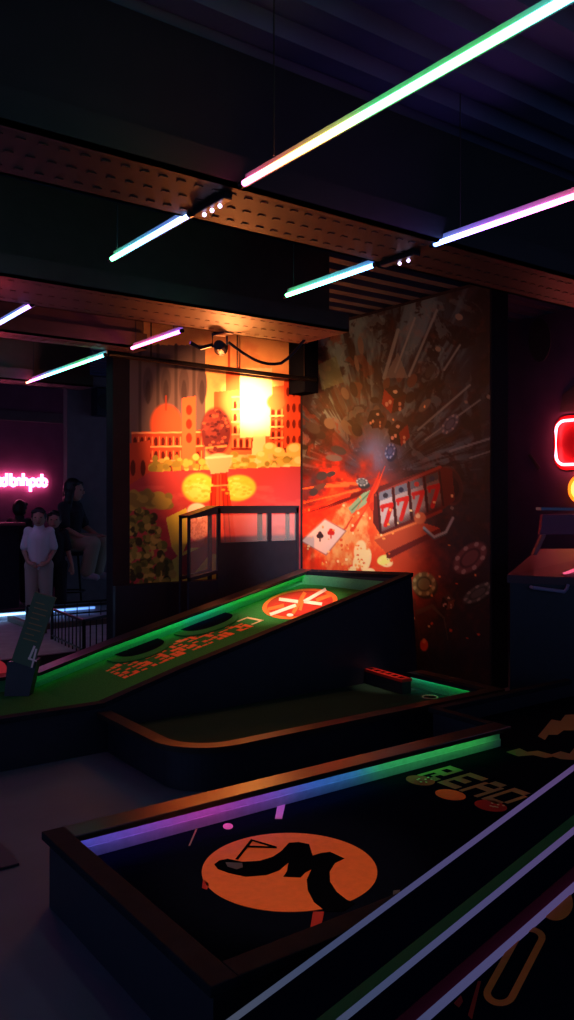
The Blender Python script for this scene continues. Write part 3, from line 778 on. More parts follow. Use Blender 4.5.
for seg in (((270,615.5),(296,606)), ((279,600),(298,602.5)), ((304,602.5),(326,590)), ((304,602.5),(322,605))):
    bm = NB(); bar(bm, seg[0], seg[1], 3.2, E2+.006); link('white_stroke', bm, M['white'], ramp)
for seg, w in (((293,614),(305,593), ), 3.6), (((300,611),(303,600)), 3), (((268,610),(284,606)), 3.4), (((316,601),(332,595)), 3.6):
    bm = NB(); bar(bm, seg[0], seg[1], w, E2+.004); link('red_stroke', bm, M['orange'], ramp)
bm = NB(); flat(bm, [rp(290+3.4*math.cos(k*PI/8), 616-1.6*math.sin(k*PI/8), E2+.006) for k in range(16)]); link('white_spot', bm, M['white'], ramp)

# ------------------------------------------------------------------ lower lane with the rounded corner
LNY0, LNX0, LNX1, LH, LBED = 3.56, 1.98, 4.44, .25, .145
lane = thing('minigolf_lane', 'low dark mini golf lane with a rounded corner along the ramp side', 'mini golf lane', (LNX0, LNY0, 0))
def lane_path(off):
    r = .34-off; cx, cy = LNX0+.34, LNY0+.34
    p = [(LNX0+off, 4.60)]
    for k in range(13):
        a = PI + k*PI/24; p.append((cx+r*math.cos(a), cy+r*math.sin(a)))
    p.append((LNX1-off, LNY0+off)); p.append((LNX1-off, 4.34 if off < .2 else 4.34))
    return p
def wall_run(bm, outer, inner, z0, z1, mi=0):
    n = len(outer)
    A = [[bm.verts.new((p[0], p[1], z)) for p in path] for path in (outer, inner) for z in (z0, z1)]
    O0, O1, I0, I1 = A
    for i in range(n-1):
        for a, b in ((O0, O1), (O1, I1), (I1, I0), (I0, O0)):
            f = bm.faces.new((a[i], a[i+1], b[i+1], b[i])); f.material_index = mi
    bm.faces.new((O0[0], O1[0], I1[0], I0[0])); bm.faces.new((O0[-1], I0[-1], I1[-1], O1[-1]))
bm = NB(); wall_run(bm, lane_path(.07), lane_path(.10), 0, LH-.03); link('side_panel', bm, M['black'], lane)
bm = NB(); wall_run(bm, lane_path(0), lane_path(.085), LH-.03, LH); link('rim', bm, M['rimlane'], lane)
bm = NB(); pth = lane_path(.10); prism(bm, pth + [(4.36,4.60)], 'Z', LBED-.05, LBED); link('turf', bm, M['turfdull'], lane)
bm = NB(); box(bm, LNX1-.12, LNX1-.10, LNY0+.12, 4.33, LBED, LH-.018); link('end_lining', bm, M['wallgreen'], lane)
bm = NB(); box(bm, LNX1-.15, LNX1-.08, LNY0+.084, 4.34, LH-.018, LH-.001); link('rim', bm, M['rim_unlit'], lane)
bm = NB(); box(bm, LNX1-.152, LNX1-.146, LNY0+.084, 4.34, LH-.028, LH-.001); link('rim_lip', bm, M['rim_unlit'], lane)
bm = NB(); box(bm, LNX1-.136, LNX1-.127, LNY0+.13, 4.32, LH-.024, LH-.019); link('led_strip', bm, glow_run('lane led run', 'Y', LNY0, 4.32, [(0,(.03,.45,.3)),(.4,(.03,.7,.15)),(.85,(.05,.7,.6)),(1,(.2,.9,.9))], 7), lane).location = (-LNX0, -LNY0, 0)
hx, hy, _ = on_z(430, 697, LBED)
bm = NB(); lathe(bm, [(.001,.001),(.045,.001),(.055,.004),(.058,.001)], (hx, hy, LBED)); link('hole_cup', bm, M['cream'], lane)

# red lettered box standing on the lower lane
A, B = on_z(372, 681, LBED), on_z(411, 693, LBED)
A = Vector(A); B = Vector(B); dvec = (B-A); dvec.z = 0; ln = dvec.length; dvec.normalize(); nv = Vector((-dvec.y, dvec.x, 0))
if nv.y < 0: nv = -nv
t = thing('obstacle_block', 'red topped black block standing on the lower lane', 'obstacle', tuple(A))
def oblique(bm, a0, a1, n0, n1, z0, z1):
    vs = [bm.verts.new(A+dvec*a+nv*n+Vector((0,0,z))) for a in (a0,a1) for n in (n0,n1) for z in (z0,z1)]
    for q in ((0,1,3,2),(4,6,7,5),(0,4,5,1),(2,3,7,6),(0,2,6,4),(1,5,7,3)): bm.faces.new([vs[i] for i in q])
bm = NB(); oblique(bm, 0, ln, 0, .08, 0, .085); link('block_body', bm, M['black'], t)
bm = NB(); oblique(bm, -.005, ln+.005, -.006, .086, .085, .105); link('red_top', bm, M['red'], t)
bm = NB(); oblique(bm, ln-.03, ln-.012, -.009, -.006, .02, .083); oblique(bm, .02, .05, -.009, -.006, .06, .083); link('red_edge', bm, M['red'], t)
for k in range(6):
    bm = NB(); oblique(bm, .03+k*ln/6.6, .03+(k+.55)*ln/6.6, .02, .06, .105, .107); link('printed_letter', bm, M['inkblack'], t)

# ------------------------------------------------------------------ nearest glossy ramp
NP = [(.35,.13),(4.2,1.09)]
ramp2 = thing('minigolf_ramp', 'glossy black mini golf ramp with three thin blue light lines, nearest at the lower right', 'mini golf ramp', (.35, .35, 0))
NY0, NY1 = .30, 1.60
bm = NB(); prism(bm, [(.35,0),(.35,.10),(4.2,1.06),(4.2,0)], 'Y', NY1-.04, NY1); link('far_panel', bm, M['black'], ramp2)
bm = NB(); prism(bm, [(.35,0),(.35,.10),(4.2,1.06),(4.2,0)], 'Y', NY0, NY0+.04); link('near_panel', bm, M['black'], ramp2)
bm = NB(); box(bm, 4.16, 4.2, NY0+.04, NY1-.04, 0, 1.04); link('end_panel', bm, M['black'], ramp2)
bm = NB(); band(bm, NP, -.03, 0, 1.405, NY1+.01); link('rim', bm, M['gloss'], ramp2)
bm = NB(); band(bm, NP, -.03, 0, NY0-.01, NY0+.12); link('rim', bm, M['gloss'], ramp2)
bm = NB(); band(bm, [(.62,.197),(4.16,1.08)], -.19, -.155, NY0+.04, NY1-.04); link('bed', bm, M['bed'], ramp2)
bm = NB(); band(bm, [(.62,.197),(4.16,1.08)], -.155, -.03, 1.405, 1.42); link('far_lining', bm, M['gloss'], ramp2)
LST = [(0,(.20,.22,.24)),(.3,(.12,.16,.34)),(.5,(.17,.16,.42)),(.7,(.22,.15,.44)),(1,(.26,.13,.42))]
for nm, ya, yb, za, zb in (('light_line', NY1-.004, NY1+.013, .0, .006), ('light_line', 1.399, 1.414, -.002, .005), ('light_line', 1.388, 1.404, -.155, -.143)):
    bm = NB(); band(bm, [(.62,.197),(4.16,1.08)], za, zb, ya, yb)
    link(nm, bm, glow_run('edge line', 'X', .7, 2.6, LST, .34), ramp2).location = (-.35, -.35, 0)
M['sheen_green'] = mat('painted green reflection', (36,92,52), .7, spec=.1); M['sheen_red'] = mat('painted red reflection', (120,26,44), .7, spec=.1)  # painted bands imitating coloured reflections along the ramp rim
bm = NB(); band(bm, [(.62,.197),(4.16,1.08)], .0, .0015, 1.415, 1.452); link('painted_green_sheen', bm, M['sheen_green'], ramp2)
bm = NB(); band(bm, [(.62,.197),(4.16,1.08)], -.142, -.10, 1.403, 1.406); link('painted_red_sheen', bm, M['sheen_red'], ramp2)
def np_(px, py, z=.001):
    r = ray(px, py); s = (NP[0][1]-.155-EYE - NP[0][0]*(.96/3.85))/(r[2]-r[0]*.96/3.85)
    u = r[0]*s; return (u, r[1]*s, EYE+r[2]*s+z)
def loop_print(name, c0, c1, ro, ri, m):
    c0, c1 = Vector(np_(*c0)), Vector(np_(*c1)); d = (c1-c0).normalized(); n = d.cross(Vector((-.242,0,.97))).normalized()
    bm = NB(); N = 12; O, I = [], []
    for r, L in ((ro, O), (ri, I)):
        for k in range(N+1):
            a = -PI/2+PI*k/N; L.append(c1+(d*math.cos(a)+n*math.sin(a))*r)
        for k in range(N+1):
            a = PI/2+PI*k/N; L.append(c0+(d*math.cos(a)+n*math.sin(a))*r)
    vo = [bm.verts.new(v) for v in O]; vi = [bm.verts.new(v) for v in I]
    up = Vector((0,0,.0015)); vo2 = [bm.verts.new(v+up) for v in O]; vi2 = [bm.verts.new(v+up) for v in I]
    q = len(vo)
    for k in range(q):
        k2 = (k+1)%q
        bm.faces.new((vo2[k], vo2[k2], vi2[k2], vi2[k])); bm.faces.new((vo[k], vo[k2], vo2[k2], vo2[k])); bm.faces.new((vi2[k], vi2[k2], vi[k2], vi[k]))
    link(name, bm, m, ramp2)
loop_print('printed_loop', (500,994), (530,938), .040, .022, M['orange'])
bm = NB(); flat(bm, [np_(556+17*math.cos(k*PI/16), 904+17*math.sin(k*PI/16)) for k in range(32)]); link('printed_spot', bm, M['orange'], ramp2)
bm = NB(); flat(bm, [np_(x, y) for x, y in ((454,1004),(461,996),(463,1002),(459,1008))]); link('printed_chip', bm, M['redprint'], ramp2)
bm = NB(); flat(bm, [np_(x, y) for x, y in ((468,1016),(478,982),(481,982),(472,1020))]); link('printed_line', bm, M['redprint'], ramp2)

# ------------------------------------------------------------------ far blue-lit lane, railings
bl = thing('minigolf_lane', 'pale mini golf lane with a blue-lit far edge in the left distance', 'mini golf lane', (1.2, 6.35, 0))
BX0, BX1, BY0, BY1 = 1.2, 4.25, 7.0, 9.5
bm = NB(); box(bm, BX0, BX1, BY0, BY1, 0, .15); link('bed', bm, M['concretewhite'], bl)
bm = NB(); box(bm, BX0, BX1, BY1, BY1+.05, 0, .24); link('far_panel', bm, M['pale'], bl)
bm = NB(); box(bm, BX0, BX1, BY0-.05, BY0, 0, .18); link('near_panel', bm, M['black'], bl)
bm = NB(); box(bm, BX0, BX1, BY1-.03, BY1+.08, .24, .27, bev=.004); link('rim', bm, M['rim'], bl)
bm = NB(); box(bm, BX0, BX1-.2, BY1-.025, BY1-.001, .205, .228); link('led_strip', bm, glow_run('blue led run', 'X', BX0, BX1, [(0,(.3,.6,1)),(.58,(.3,.6,1)),(.75,(.1,.25,.6)),(1,(.03,.06,.2))], 4), bl).location = (-1.2, -6.35, 0)
bm = NB(); box(bm, 2.96, 3.02, 8.3, 9.4, .15, .21); box(bm, 3.1, 3.9, 8.55, 8.63, .15, .21); link('rib_block', bm, M['beam'], bl)

def railing(p0, p1, h, n, label, z0=0):
    p0, p1 = Vector(p0), Vector(p1)
    t = thing('railing', label, 'railing', tuple(p0), 'black railings round the blue-lit lane')
    for zz, nm in ((h, 'top_rail'), (.04, 'bottom_rail')):
        bm = NB(); tube(bm, [p0+Vector((0,0,zz)), p1+Vector((0,0,zz))], .014 if nm == 'top_rail' else .009, 8); link(nm, bm, M['steel'], t)
    for k in range(n+1):
        p = p0.lerp(p1, k/n); end = k in (0, n)
        bm = NB(); tube(bm, [p, p+Vector((0,0,h))], .016 if end else .006, 6); link('post' if end else 'bar', bm, M['steel'], t)
r0 = on_z(52, 609, .45); r1 = on_z(84, 621, .45)
railing((r0[0], r0[1], .15), (r1[0], r1[1], .15), .30, 9, 'black barred railing slanting toward the ramp beside the number board')
railing((3.15, 9.30, .15), (4.2, 9.30, .15), .17, 7, 'black barred railing in front of the blue light strip')
r0 = on_z(84, 621, .45); r1 = on_z(125, 612, .45)
railing((r0[0], r0[1], .15), (min(r1[0],4.2), r1[1], .15), .30, 7, 'low black barred railing right of the slanting one')

# number board at the start of the ramp
SB = on_z(18, 697, .19)
t = thing('hole_sign', 'tilted dark green number 4 rules board on a black stand', 'sign', SB)
sc_ = (SB[0]*SY+SB[1]*CY)/F
rt = Vector((CY, -SY, 0)); upv = Vector((0,0,1)); fw = Vector((SY, CY, 0))
def sgn(px, py, back=0):
    """a spot on the board's own plane, which leans back and to the right"""
    return Vector(SB) + rt*((px-18)*sc_) + upv*((697-py)*sc_) + fw*(back+(697-py)*sc_*.18)
def slab(bm, q, th=.02, off=0):
    f0 = [bm.verts.new(sgn(x, y, off)) for x, y in q]; f1 = [bm.verts.new(sgn(x, y, off+th)) for x, y in q]
    bm.faces.new(f0); bm.faces.new(f1[::-1]); n = len(q)
    for i in range(n): bm.faces.new((f0[i], f1[i], f1[(i+1)%n], f0[(i+1)%n]))
bm = NB(); slab(bm, [(29,594),(51,600),(31,669),(9,662)], .02); link('board', bm, M['boardgreen'], t)
bm = NB(); slab(bm, [(4,664),(34,662),(28,697),(3,697)], .10, .022); link('stand', bm, M['black'], t)
bm = NB()
for k in range(8):
    f = .12+k*.075; a = 29+(9-29)*f; b = 594+(662-594)*f
    x0, x1 = a+4, a+4+(14 if k % 3 else 9)
    slab(bm, [(x0,b+1.5),(x1,b+1.5+(x1-x0)*.27),(x1,b+2.5+(x1-x0)*.27),(x0,b+2.5)], .002, -.003)
link('rules_text', bm, M['khaki'], t)
bm = NB()
for q in ([(31,647),(33,648),(28,661),(26,660)], [(26,658.5),(35,661.5),(35,663),(26,660.5)], [(33,650),(34.8,650.5),(31,669),(29.3,668.5)]): slab(bm, q, .002, -.003)
link('number_four', bm, M['white'], t)
# invented coral red ball, standing in for a red glow behind the board
rb = on_z(3, 690, .19)
t = thing('glow_ball', 'made-up coral red glowing ball behind the number board, left edge', 'lamp', (rb[0]-.02, rb[1]+.12, .19))
bm = NB(); ball(bm, (rb[0]-.02, rb[1]+.12, .30), .085, seg=18); link('globe', bm, glow('coral glow', (1,.06,.10), .2), t, True)
bm = NB(); lathe(bm, [(.05,0),(.06,.0),(.05,.03),(.035,.04)], (rb[0]-.02, rb[1]+.12, .19)); link('glow_ball_base', bm, M['black'], t)

# ------------------------------------------------------------------ framed glass case before the palace mural
CYF, CYB = 6.25, 6.40
t = thing('display_case', 'black framed glass case with a sloping end before the palace mural', 'display case', (3.6, CYF, 0))
def fp(px, py, Y): return on_y(px, py, CYF)[0], on_y(px, py, CYF)[2]
TL, TM, TR = fp(188,517,CYF), fp(217,508,CYF), fp(298,508,CYF)
BLc, BM, BR = fp(188,578,CYF), fp(217,570,CYF), fp(298,540,CYF)
for Y in (CYF, CYB):
    bm = NB(); w = .03
    for q in (((TL[0],0),(TL[0]+w*.6,0),(TL[0]+w*.6,TL[1]),(TL[0],TL[1])), ((TM[0],0),(TM[0]+w,0),(TM[0]+w,TM[1]),(TM[0],TM[1])),
              ((TR[0]-w,0),(TR[0],0),(TR[0],TM[1]),(TR[0]-w,TM[1])),
              ((TL[0],TL[1]-.02),(TM[0],TM[1]-.05),(TM[0],TM[1]),(TL[0],TL[1])), ((TM[0],TM[1]-.05),(TR[0],TM[1]-.05),(TR[0],TM[1]),(TM[0],TM[1])),
              ((TL[0],BLc[1]-.03),(TM[0],BM[1]-.03),(TM[0],BM[1]),(TL[0],BLc[1])),
              ((4.37,BR[1]),(4.41,BR[1]),(4.41,TM[1]-.05),(4.37,TM[1]-.05))):
        prism(bm, q, 'Y', Y-.015, Y+.015)
    link('frame', bm, M['black'], t)
bm = NB(); prism(bm, [(TL[0],TL[1]),(TM[0],TM[1]),(TR[0],TM[1]),(TR[0],TM[1]+.02),(TM[0],TM[1]+.02),(TL[0],TL[1]+.012)], 'Y', CYF-.02, CYB+.02); link('top_panel', bm, M['black'], t)
bm = NB(); box(bm, TM[0]+.03, TR[0]-.03, CYF-.01, CYF+.01, 0, BR[1]); box(bm, TR[0]-.03, TR[0]-.01, CYF+.02, CYB-.02, 0, BR[1]); link('lower_panel', bm, M['black'], t)
bm = NB(); box(bm, TL[0]+.02, TM[0], CYF-.01, CYF+.01, 0, BLc[1]-.03); link('end_panel', bm, M['black'], t)
bm = NB(); prism(bm, [(TL[0]+.02,BLc[1]),(TM[0],BM[1]),(TM[0],TM[1]-.05),(TL[0]+.02,TL[1]-.02)], 'Y', CYF-.003, CYF+.003); link('end_glass', bm, M['glass'], t)
bm = NB(); box(bm, TM[0]+.03, TR[0]-.03, CYF-.003, CYF+.003, BR[1], TM[1]-.05); link('front_glass', bm, M['glass'], t)

# ------------------------------------------------------------------ neon signs
def neon_word(y, z0, xh, x1, label):
    """bold script letters in glass tube, as read on the wall"""
    t = thing('neon_sign', label, 'neon sign', (3.9, y, z0))
    # strokes per letter in a 1 x-height grid, (x right, z up)
    def arc(cx, cz, rx, rz, a0, a1, n=10): return [(cx+rx*math.cos(math.radians(a0+(a1-a0)*k/n)), cz+rz*math.sin(math.radians(a0+(a1-a0)*k/n))) for k in range(n+1)]
    G = {'b': [[(0,1.75),(0,0)], arc(.36,.5,.36,.5,180,-180,16)], 'd': [[(.72,1.75),(.72,0)], arc(.36,.5,.36,.5,0,360,16)],
         'l': [[(0,1.8),(0,.15),(.2,0)]], 'o': [arc(.36,.5,.36,.5,0,360,16)], 'r': [[(0,1),(0,0)], arc(.35,.6,.35,.4,180,50)], 'n': [[(0,1),(0,0)], arc(.32,.6,.32,.4,180,0)+[(.64,0)]],
         'h': [[(0,1.8),(0,0)], arc(.32,.6,.32,.4,180,0)+[(.64,0)]], 'p': [[(0,1),(0,-.85)], arc(.36,.5,.36,.5,180,-180,16)], 'i': [[(0,1),(0,0)]], 'y': [[(0,1),(.32,.1)], [(.64,1),(.2,-.8)]], 't': [[(.2,1.5),(.2,.1),(.45,0)], [(0,1),(.45,1)]]}
    word = [('b',-2.1),('o',-1.15),('b',-.2),('d',.45),('b',1.75),('n',2.6),('h',3.55),('p',4.6),('o',5.5),('b',6.3)]
    W = 7.0; gm = glow('pink neon', (1,.16,.38), 9); pm = mat('sign back board', (120,30,50), .5)
    for ch, x in word:
        bm = NB()
        for st in G[ch]:
            tube(bm, [(x1-(W-x-sx)*xh, y, z0+sz*xh) for sx, sz in st], .025, 8)
        link('letter_'+ch, bm, gm, t)
    for xx in (x1-6.2*xh, x1-3.4*xh, x1-.6*xh):
        bm = NB(); tube(bm, [(xx, y, z0+.02), (xx, 12.5, z0+.02)], .006, 6); link('wall_bracket', bm, M['steel'], t)
nb = on_y(46.5, 486, 12.44)
neon_word(12.44, nb[2], .105, nb[0], 'pink glowing script neon sign above the bar counter, left edge')

# rounded red neon frame and orange disc lamp, right edge
NXR = 6.57
tl = on_x(556, 421.5, NXR); brz = on_x(556, 465, NXR)[2]
t = thing('neon_sign', 'white-red rounded rectangle neon frame on the right wall', 'neon sign', (NXR, tl[1], brz))
def rrect(y1, y0, z0, z1, r, n=6):
    P = []
    for cy, cz, a0 in ((y1-r,z1-r,0),(y0+r,z1-r,90),(y0+r,z0+r,180),(y1-r,z0+r,270)):
        for k in range(n+1):
            a = math.radians(a0+90*k/n); P.append((cy+r*math.cos(a), cz+r*math.sin(a)))
    return P
z1_, z0_ = tl[2], brz
P = rrect(tl[1], tl[1]-.75, z0_, z1_, .09)
bm = NB(); tube(bm, [(NXR, y, z) for y, z in P], .013, 10, closed=True); link('neon_tube', bm, glow('white red neon', (1,.14,.18), 13), t)
P2 = rrect(tl[1]+.05, tl[1]-.80, z0_-.05, z1_+.05, .13)
bm = NB(); prism(bm, P2, 'X', NXR+.036, NXR+.05); link('back_board', bm, mat('red acrylic', (225,30,40), .4), t)
oc = on_x(581, 489, NXR)
t = thing('neon_sign', 'round orange-yellow neon disc below the red neon frame', 'neon sign', (NXR, oc[1], oc[2]))
def ringx(bm, R, r, x):
    tube(bm, [(x, oc[1]+R*math.cos(k*PI/20), oc[2]+R*math.sin(k*PI/20)) for k in range(40)], r, 10, closed=True)
bm = NB(); ringx(bm, .115, .02, NXR); link('outer_ring', bm, glow('orange neon', (1,.18,.01), 2.2), t)
bm = NB(); ringx(bm, .075, .022, NXR-.005); link('inner_ring', bm, glow('yellow neon', (1,.55,.06), 4.5), t)
bm = NB(); prism(bm, [(oc[1]+.135*math.cos(k*PI/16), oc[2]+.135*math.sin(k*PI/16)) for k in range(32)], 'X', NXR+.030, NXR+.05); link('back_board', bm, mat('orange acrylic', (230,90,20), .4), t)
# faint marks on the right wall
def wall_mark(pts, m, label):
    bm = NB(); prism(bm, [on_x(x, y, 6.62)[1:] for x, y in pts], 'X', 6.612, 6.62)
    tag(link('wall_print', bm, m), label, 'wall print')
M['faint'] = mat('faint print', (104,80,78), .8)
wall_mark([(540+11*math.cos(k*PI/12), 340+22*math.sin(k*PI/12)) for k in range(24)], M['faint'], 'faint brown oval printed high on the right wall')
wall_mark([(528,455),(531,454),(541,468),(538,470)], M['faint'], 'short pale slanting dash printed left of the red neon frame')
wall_mark([(563,395),(574,385),(590,380),(590,412),(560,412)], M['faint'], 'faint brown patch printed just above the red neon frame')

# ------------------------------------------------------------------ arcade console, right edge
t = thing('arcade_console', 'dark arcade console with a tilted screen below the orange neon disc', 'arcade machine', (4.9, 3.3, 0))
KD = 5.9
def kp(px, py, dep=KD):
    x = (px-CX)*dep/F; return Vector((x*CY+dep*SY, -x*SY+dep*CY, EYE+(HY-py)*dep/F))
def hexa(bm, f, b):
    vf = [bm.verts.new(v) for v in f]; vb = [bm.verts.new(v) for v in b]; n = len(f)
    bm.faces.new(vf); bm.faces.new(vb[::-1])
    for i in range(n): bm.faces.new((vf[i], vb[i], vb[(i+1)%n], vf[(i+1)%n]))
kfw = Vector((SY, CY, 0))
def ext(bm, pts, d0, d1):
    f = [kp(x, y)+kfw*d0 for x, y in pts]; hexa(bm, f, [v+kfw*(d1-d0) for v in f])
f0 = kp(508, 588); f1 = kp(640, 600)
bm = NB(); fr = [(508,576),(640,584)]
fv = [kp(507,575), kp(640,580), kp(640,588), kp(507,583)]; bk = [kp(562,553)+kfw*.55, kp(660,553)+kfw*.55, kp(660,560)+kfw*.55, kp(562,560)+kfw*.55]
hexa(bm, fv, bk); link('control_deck', bm, mat('maroon deck laminate', (72,34,46), .45), t)
bm = NB(); f = [kp(510,583), kp(640,588), None, None]; f[2] = Vector((f[1].x, f[1].y, 0)); f[3] = Vector((f[0].x, f[0].y, 0))
hexa(bm, f, [v+kfw*.5+Vector((.2,-.1,0)) for v in f]); link('cabinet', bm, M['black'], t)
bm = NB(); ext(bm, [(555,515),(650,514),(655,535),(552,536)], .28, .34); link('screen', bm, M['screen'], t)
bm = NB(); ext(bm, [(551,507.5),(650,509),(650,511.5),(551,510.5)], .22, .36); link('screen_hood', bm, mat('blue grey trim', (120,130,160), .4), t)
bm = NB(); ext(bm, [(553,536),(557,536),(547,557),(543,557)], .24, .30); link('screen_strut', bm, mat('maroon strut', (140,70,80), .4), t)
bm = NB(); a = kp(531,587); b = kp(562,591); tube(bm, [a-kfw*.0, a-kfw*.05, b-kfw*.05, kp(566,588)-kfw*.02, kp(568,585)], .013, 8); link('grab_handle', bm, mat('pale handle', (150,140,175), .35), t)
bm = NB(); tube(bm, [kp(566,575)+kfw*.06, kp(600,564)+kfw*.12], .012, 8); link('deck_light', bm, glow('rose strip', (1,.12,.25), 1.0), t)

# ------------------------------------------------------------------ bar counter, people
bm0 = thing('bar_counter', 'dark bar counter below the pink neon sign', 'counter', (2.2, 11.2, 0))
bm = NB(); box(bm, .5, 3.72, 11.3, 11.75, 0, 1.19); link('front_panel', bm, M['black'], bm0)
bm = NB(); box(bm, .5, 3.78, 11.2, 11.8, 1.19, 1.23, bev=.006); link('worktop', bm, mat('glossy counter top', (120,70,75), .25), bm0)

def remesh(bm, name, m, parent, vox, sm=True):
    o = link(name, bm, m, None)
    md = o.modifiers.new('union', 'REMESH'); md.mode = 'VOXEL'; md.voxel_size = vox; md.use_smooth_shade = True
    ms = o.modifiers.new('soft', 'SMOOTH'); ms.iterations = 4; ms.factor = .5
    dg = bpy.context.evaluated_depsgraph_get(); dg.update()
    me = bpy.data.meshes.new_from_object(o.evaluated_get(dg))
    o.modifiers.clear(); old = o.data; o.data = me; bpy.data.meshes.remove(old)
    me.materials.clear(); me.materials.append(m)
    me.polygons.foreach_set('use_smooth', [True]*len(me.polygons))
    o.parent = parent
    return o
def person(label, loc, rz, H, J, top, bottom, hair_style, shoes=True, legs=True):
    """figure in its own frame: faces -Y, x to its left; J maps joints to points (metres at height 1)"""
    t = thing('person', label, 'person', loc); t.rotation_euler = (0,0,rz)
    k = H
    V = lambda p: Vector(p)*k
    j = {n: V(p) for n, p in J.items()}
    hd = j['head']; hr = .062*k
    def limb(bm, a, b, r0, r1, grow=0): cone_seg(bm, j[a], j[b], r0*k+grow, r1*k+grow)
    bm = NB()
    ball(bm, hd, hr, (.94,1.12,1.28), 24); ball(bm, hd+V((0,-.018,-.045)), .04*k, (.92,.95,.8))
    ball(bm, hd+V((0,-.074,-.012)), .011*k, (.8,1.1,1.4)); 
    for s in (-1,1):
        ball(bm, hd+V((s*.06,.004,-.008)), .014*k, (.5,.9,1.5)); ball(bm, hd+V((s*.024,-.058,.012)), .012*k, (1.2,.6,.6))
    limb(bm, 'neck', 'head', .032, .032)
    limb(bm, 'chest', 'neck', .06, .036); limb(bm, 'pelvis', 'chest', .072, .082)
    for s in 'LR':
        limb(bm, 'sho'+s, 'chest', .038, .06); limb(bm, 'sho'+s, 'elb'+s, .032, .024); limb(bm, 'elb'+s, 'wri'+s, .024, .016)
        limb(bm, 'pelvis', 'hip'+s, .066, .058); limb(bm, 'hip'+s, 'kne'+s, .055, .037); limb(bm, 'kne'+s, 'ank'+s, .036, .023)
        ft = (j['toe'+s]-j['ank'+s]); limb(bm, 'ank'+s, 'toe'+s, .024, .016)
        # hand: palm, four fingers of unequal length, thumb from the side of the palm
        w = j['wri'+s]; hd_ = (j['hand'+s]-w).normalized(); side = Vector((1 if s == 'L' else -1, 0, 0)); side = (side-hd_*side.dot(hd_)).normalized(); nrm = hd_.cross(side)
        pc = w+hd_*.048*k
        cone_seg(bm, w, w+hd_*.05*k, .015*k, .020*k, 10)
        for q, ln_ in enumerate((.034,.042,.039,.03)):
            st = w+hd_*.055*k+side*(q-1.5)*.0105*k
            mid = st+hd_*ln_*.55*k+nrm*.004*k; en = st+hd_*ln_*k+nrm*.014*k
            cone_seg(bm, st, mid, .0056*k, .0052*k, 8); cone_seg(bm, mid, en, .0052*k, .0045*k, 8)
        th = w+hd_*.022*k-side*.018*k; cone_seg(bm, th, th+hd_*.022*k-side*.014*k, .0068*k, .006*k, 8); cone_seg(bm, th+hd_*.022*k-side*.014*k, th+hd_*.042*k-side*.012*k, .006*k, .005*k, 8)
    remesh(bm, 'body', M['skin'], t, .0075)
    # clothing follows the body
    g = .010*k
    bm = NB(); limb(bm, 'chest', 'neck', .062, .036, g); limb(bm, 'pelvis', 'chest', .076, .086, g*1.3)
    ball(bm, (j['chest']+j['pelvis'])/2, .088*k, (1.12,.86,1.25))
    for s in 'LR':
        limb(bm, 'sho'+s, 'chest', .033, .062, g)
        m_ = j['sho'+s].lerp(j['elb'+s], .8); cone_seg(bm, j['sho'+s], m_, .031*k+g*.6, .033*k+g)
    remesh(bm, 'shirt', top, t, .01)
    bm = NB(); ball(bm, j['pelvis'], .078*k, (1.15,.95,.9))
    for s in 'LR':
        limb(bm, 'pelvis', 'hip'+s, .07, .064, g); limb(bm, 'hip'+s, 'kne'+s, .060, .046, g)
        m_ = j['kne'+s].lerp(j['ank'+s], .9); cone_seg(bm, j['kne'+s], m_, .045*k+g, .043*k+g)
    remesh(bm, 'trousers', bottom, t, .01)
    for s in 'LR':
        bm = NB(); a, b = j['ank'+s], j['toe'+s]; cone_seg(bm, a+V((0,.008,-.012)), b, .03*k, .024*k); remesh(bm, 'shoe', M['shoe'], t, .009)
    bm = NB(); ball(bm, hd+V((0,.012,.012)), hr*1.12, (.96,1.06,1.24), 20)
    for s in (-1,1):
        ball(bm, hd+V((s*.036,-.028,.052)), .03*k, (1,.9,.7))
        if hair_style == 'long':
            for q in range(4): ball(bm, hd+V((s*.058,.012+.006*q,-.03-.042*q)), .034*k, (.8,1.1,1.2))
    if hair_style == 'long':
        for q in range(5): ball(bm, hd+V((0,.05,-.02-.045*q)), .052*k, (1.1,.7,1))
    # open the face
    hair = remesh(bm, 'hair', M['hair'], t, .01)
    me = hair.data; b2 = NB(); b2.from_mesh(me)
    kill = [v for v in b2.verts if (v.co.y < hd.y-.034*k and v.co.z < hd.z+.040*k and abs(v.co.x-hd.x) < .047*k)]
    bmesh.ops.delete(b2, geom=kill, context='VERTS'); b2.to_mesh(me); b2.free()
    for s in (-1,1):
        bm = NB(); ball(bm, hd+V((s*.024,-.066,.006)), .0068*k, (1.3,.6,.7), 10); link('eye', bm, M['hair'], None).parent = t
    bm = NB(); ball(bm, hd+V((0,-.066,-.046)), .010*k, (1.7,.5,.5), 10); link('mouth', bm, M['lip'], None).parent = t
    return t
STAND = dict(head=(0,-.005,.925), neck=(0,.008,.845), chest=(0,.01,.74), pelvis=(0,.005,.535),
    shoL=(.092,.012,.805), shoR=(-.092,.012,.805), elbL=(.128,.015,.635), elbR=(-.128,.015,.635),
    wriL=(.085,-.085,.535), wriR=(-.085,-.085,.535), handL=(.02,-.115,.505), handR=(-.02,-.115,.505),
    hipL=(.055,0,.50), hipR=(-.055,0,.50), kneL=(.062,-.012,.28), kneR=(-.062,-.012,.28), ankL=(.064,.012,.042), ankR=(-.064,.012,.042), toeL=(.075,-.08,.02), toeR=(-.075,-.08,.02))
RELAX = dict(STAND, wriL=(.165,-.03,.50), wriR=(-.165,-.03,.50), handL=(.165,-.05,.42), handR=(-.165,-.05,.42))
def facing(x, y): return math.atan2(-x, y)*-1*-1
cp = on_z(39, 622, 0)
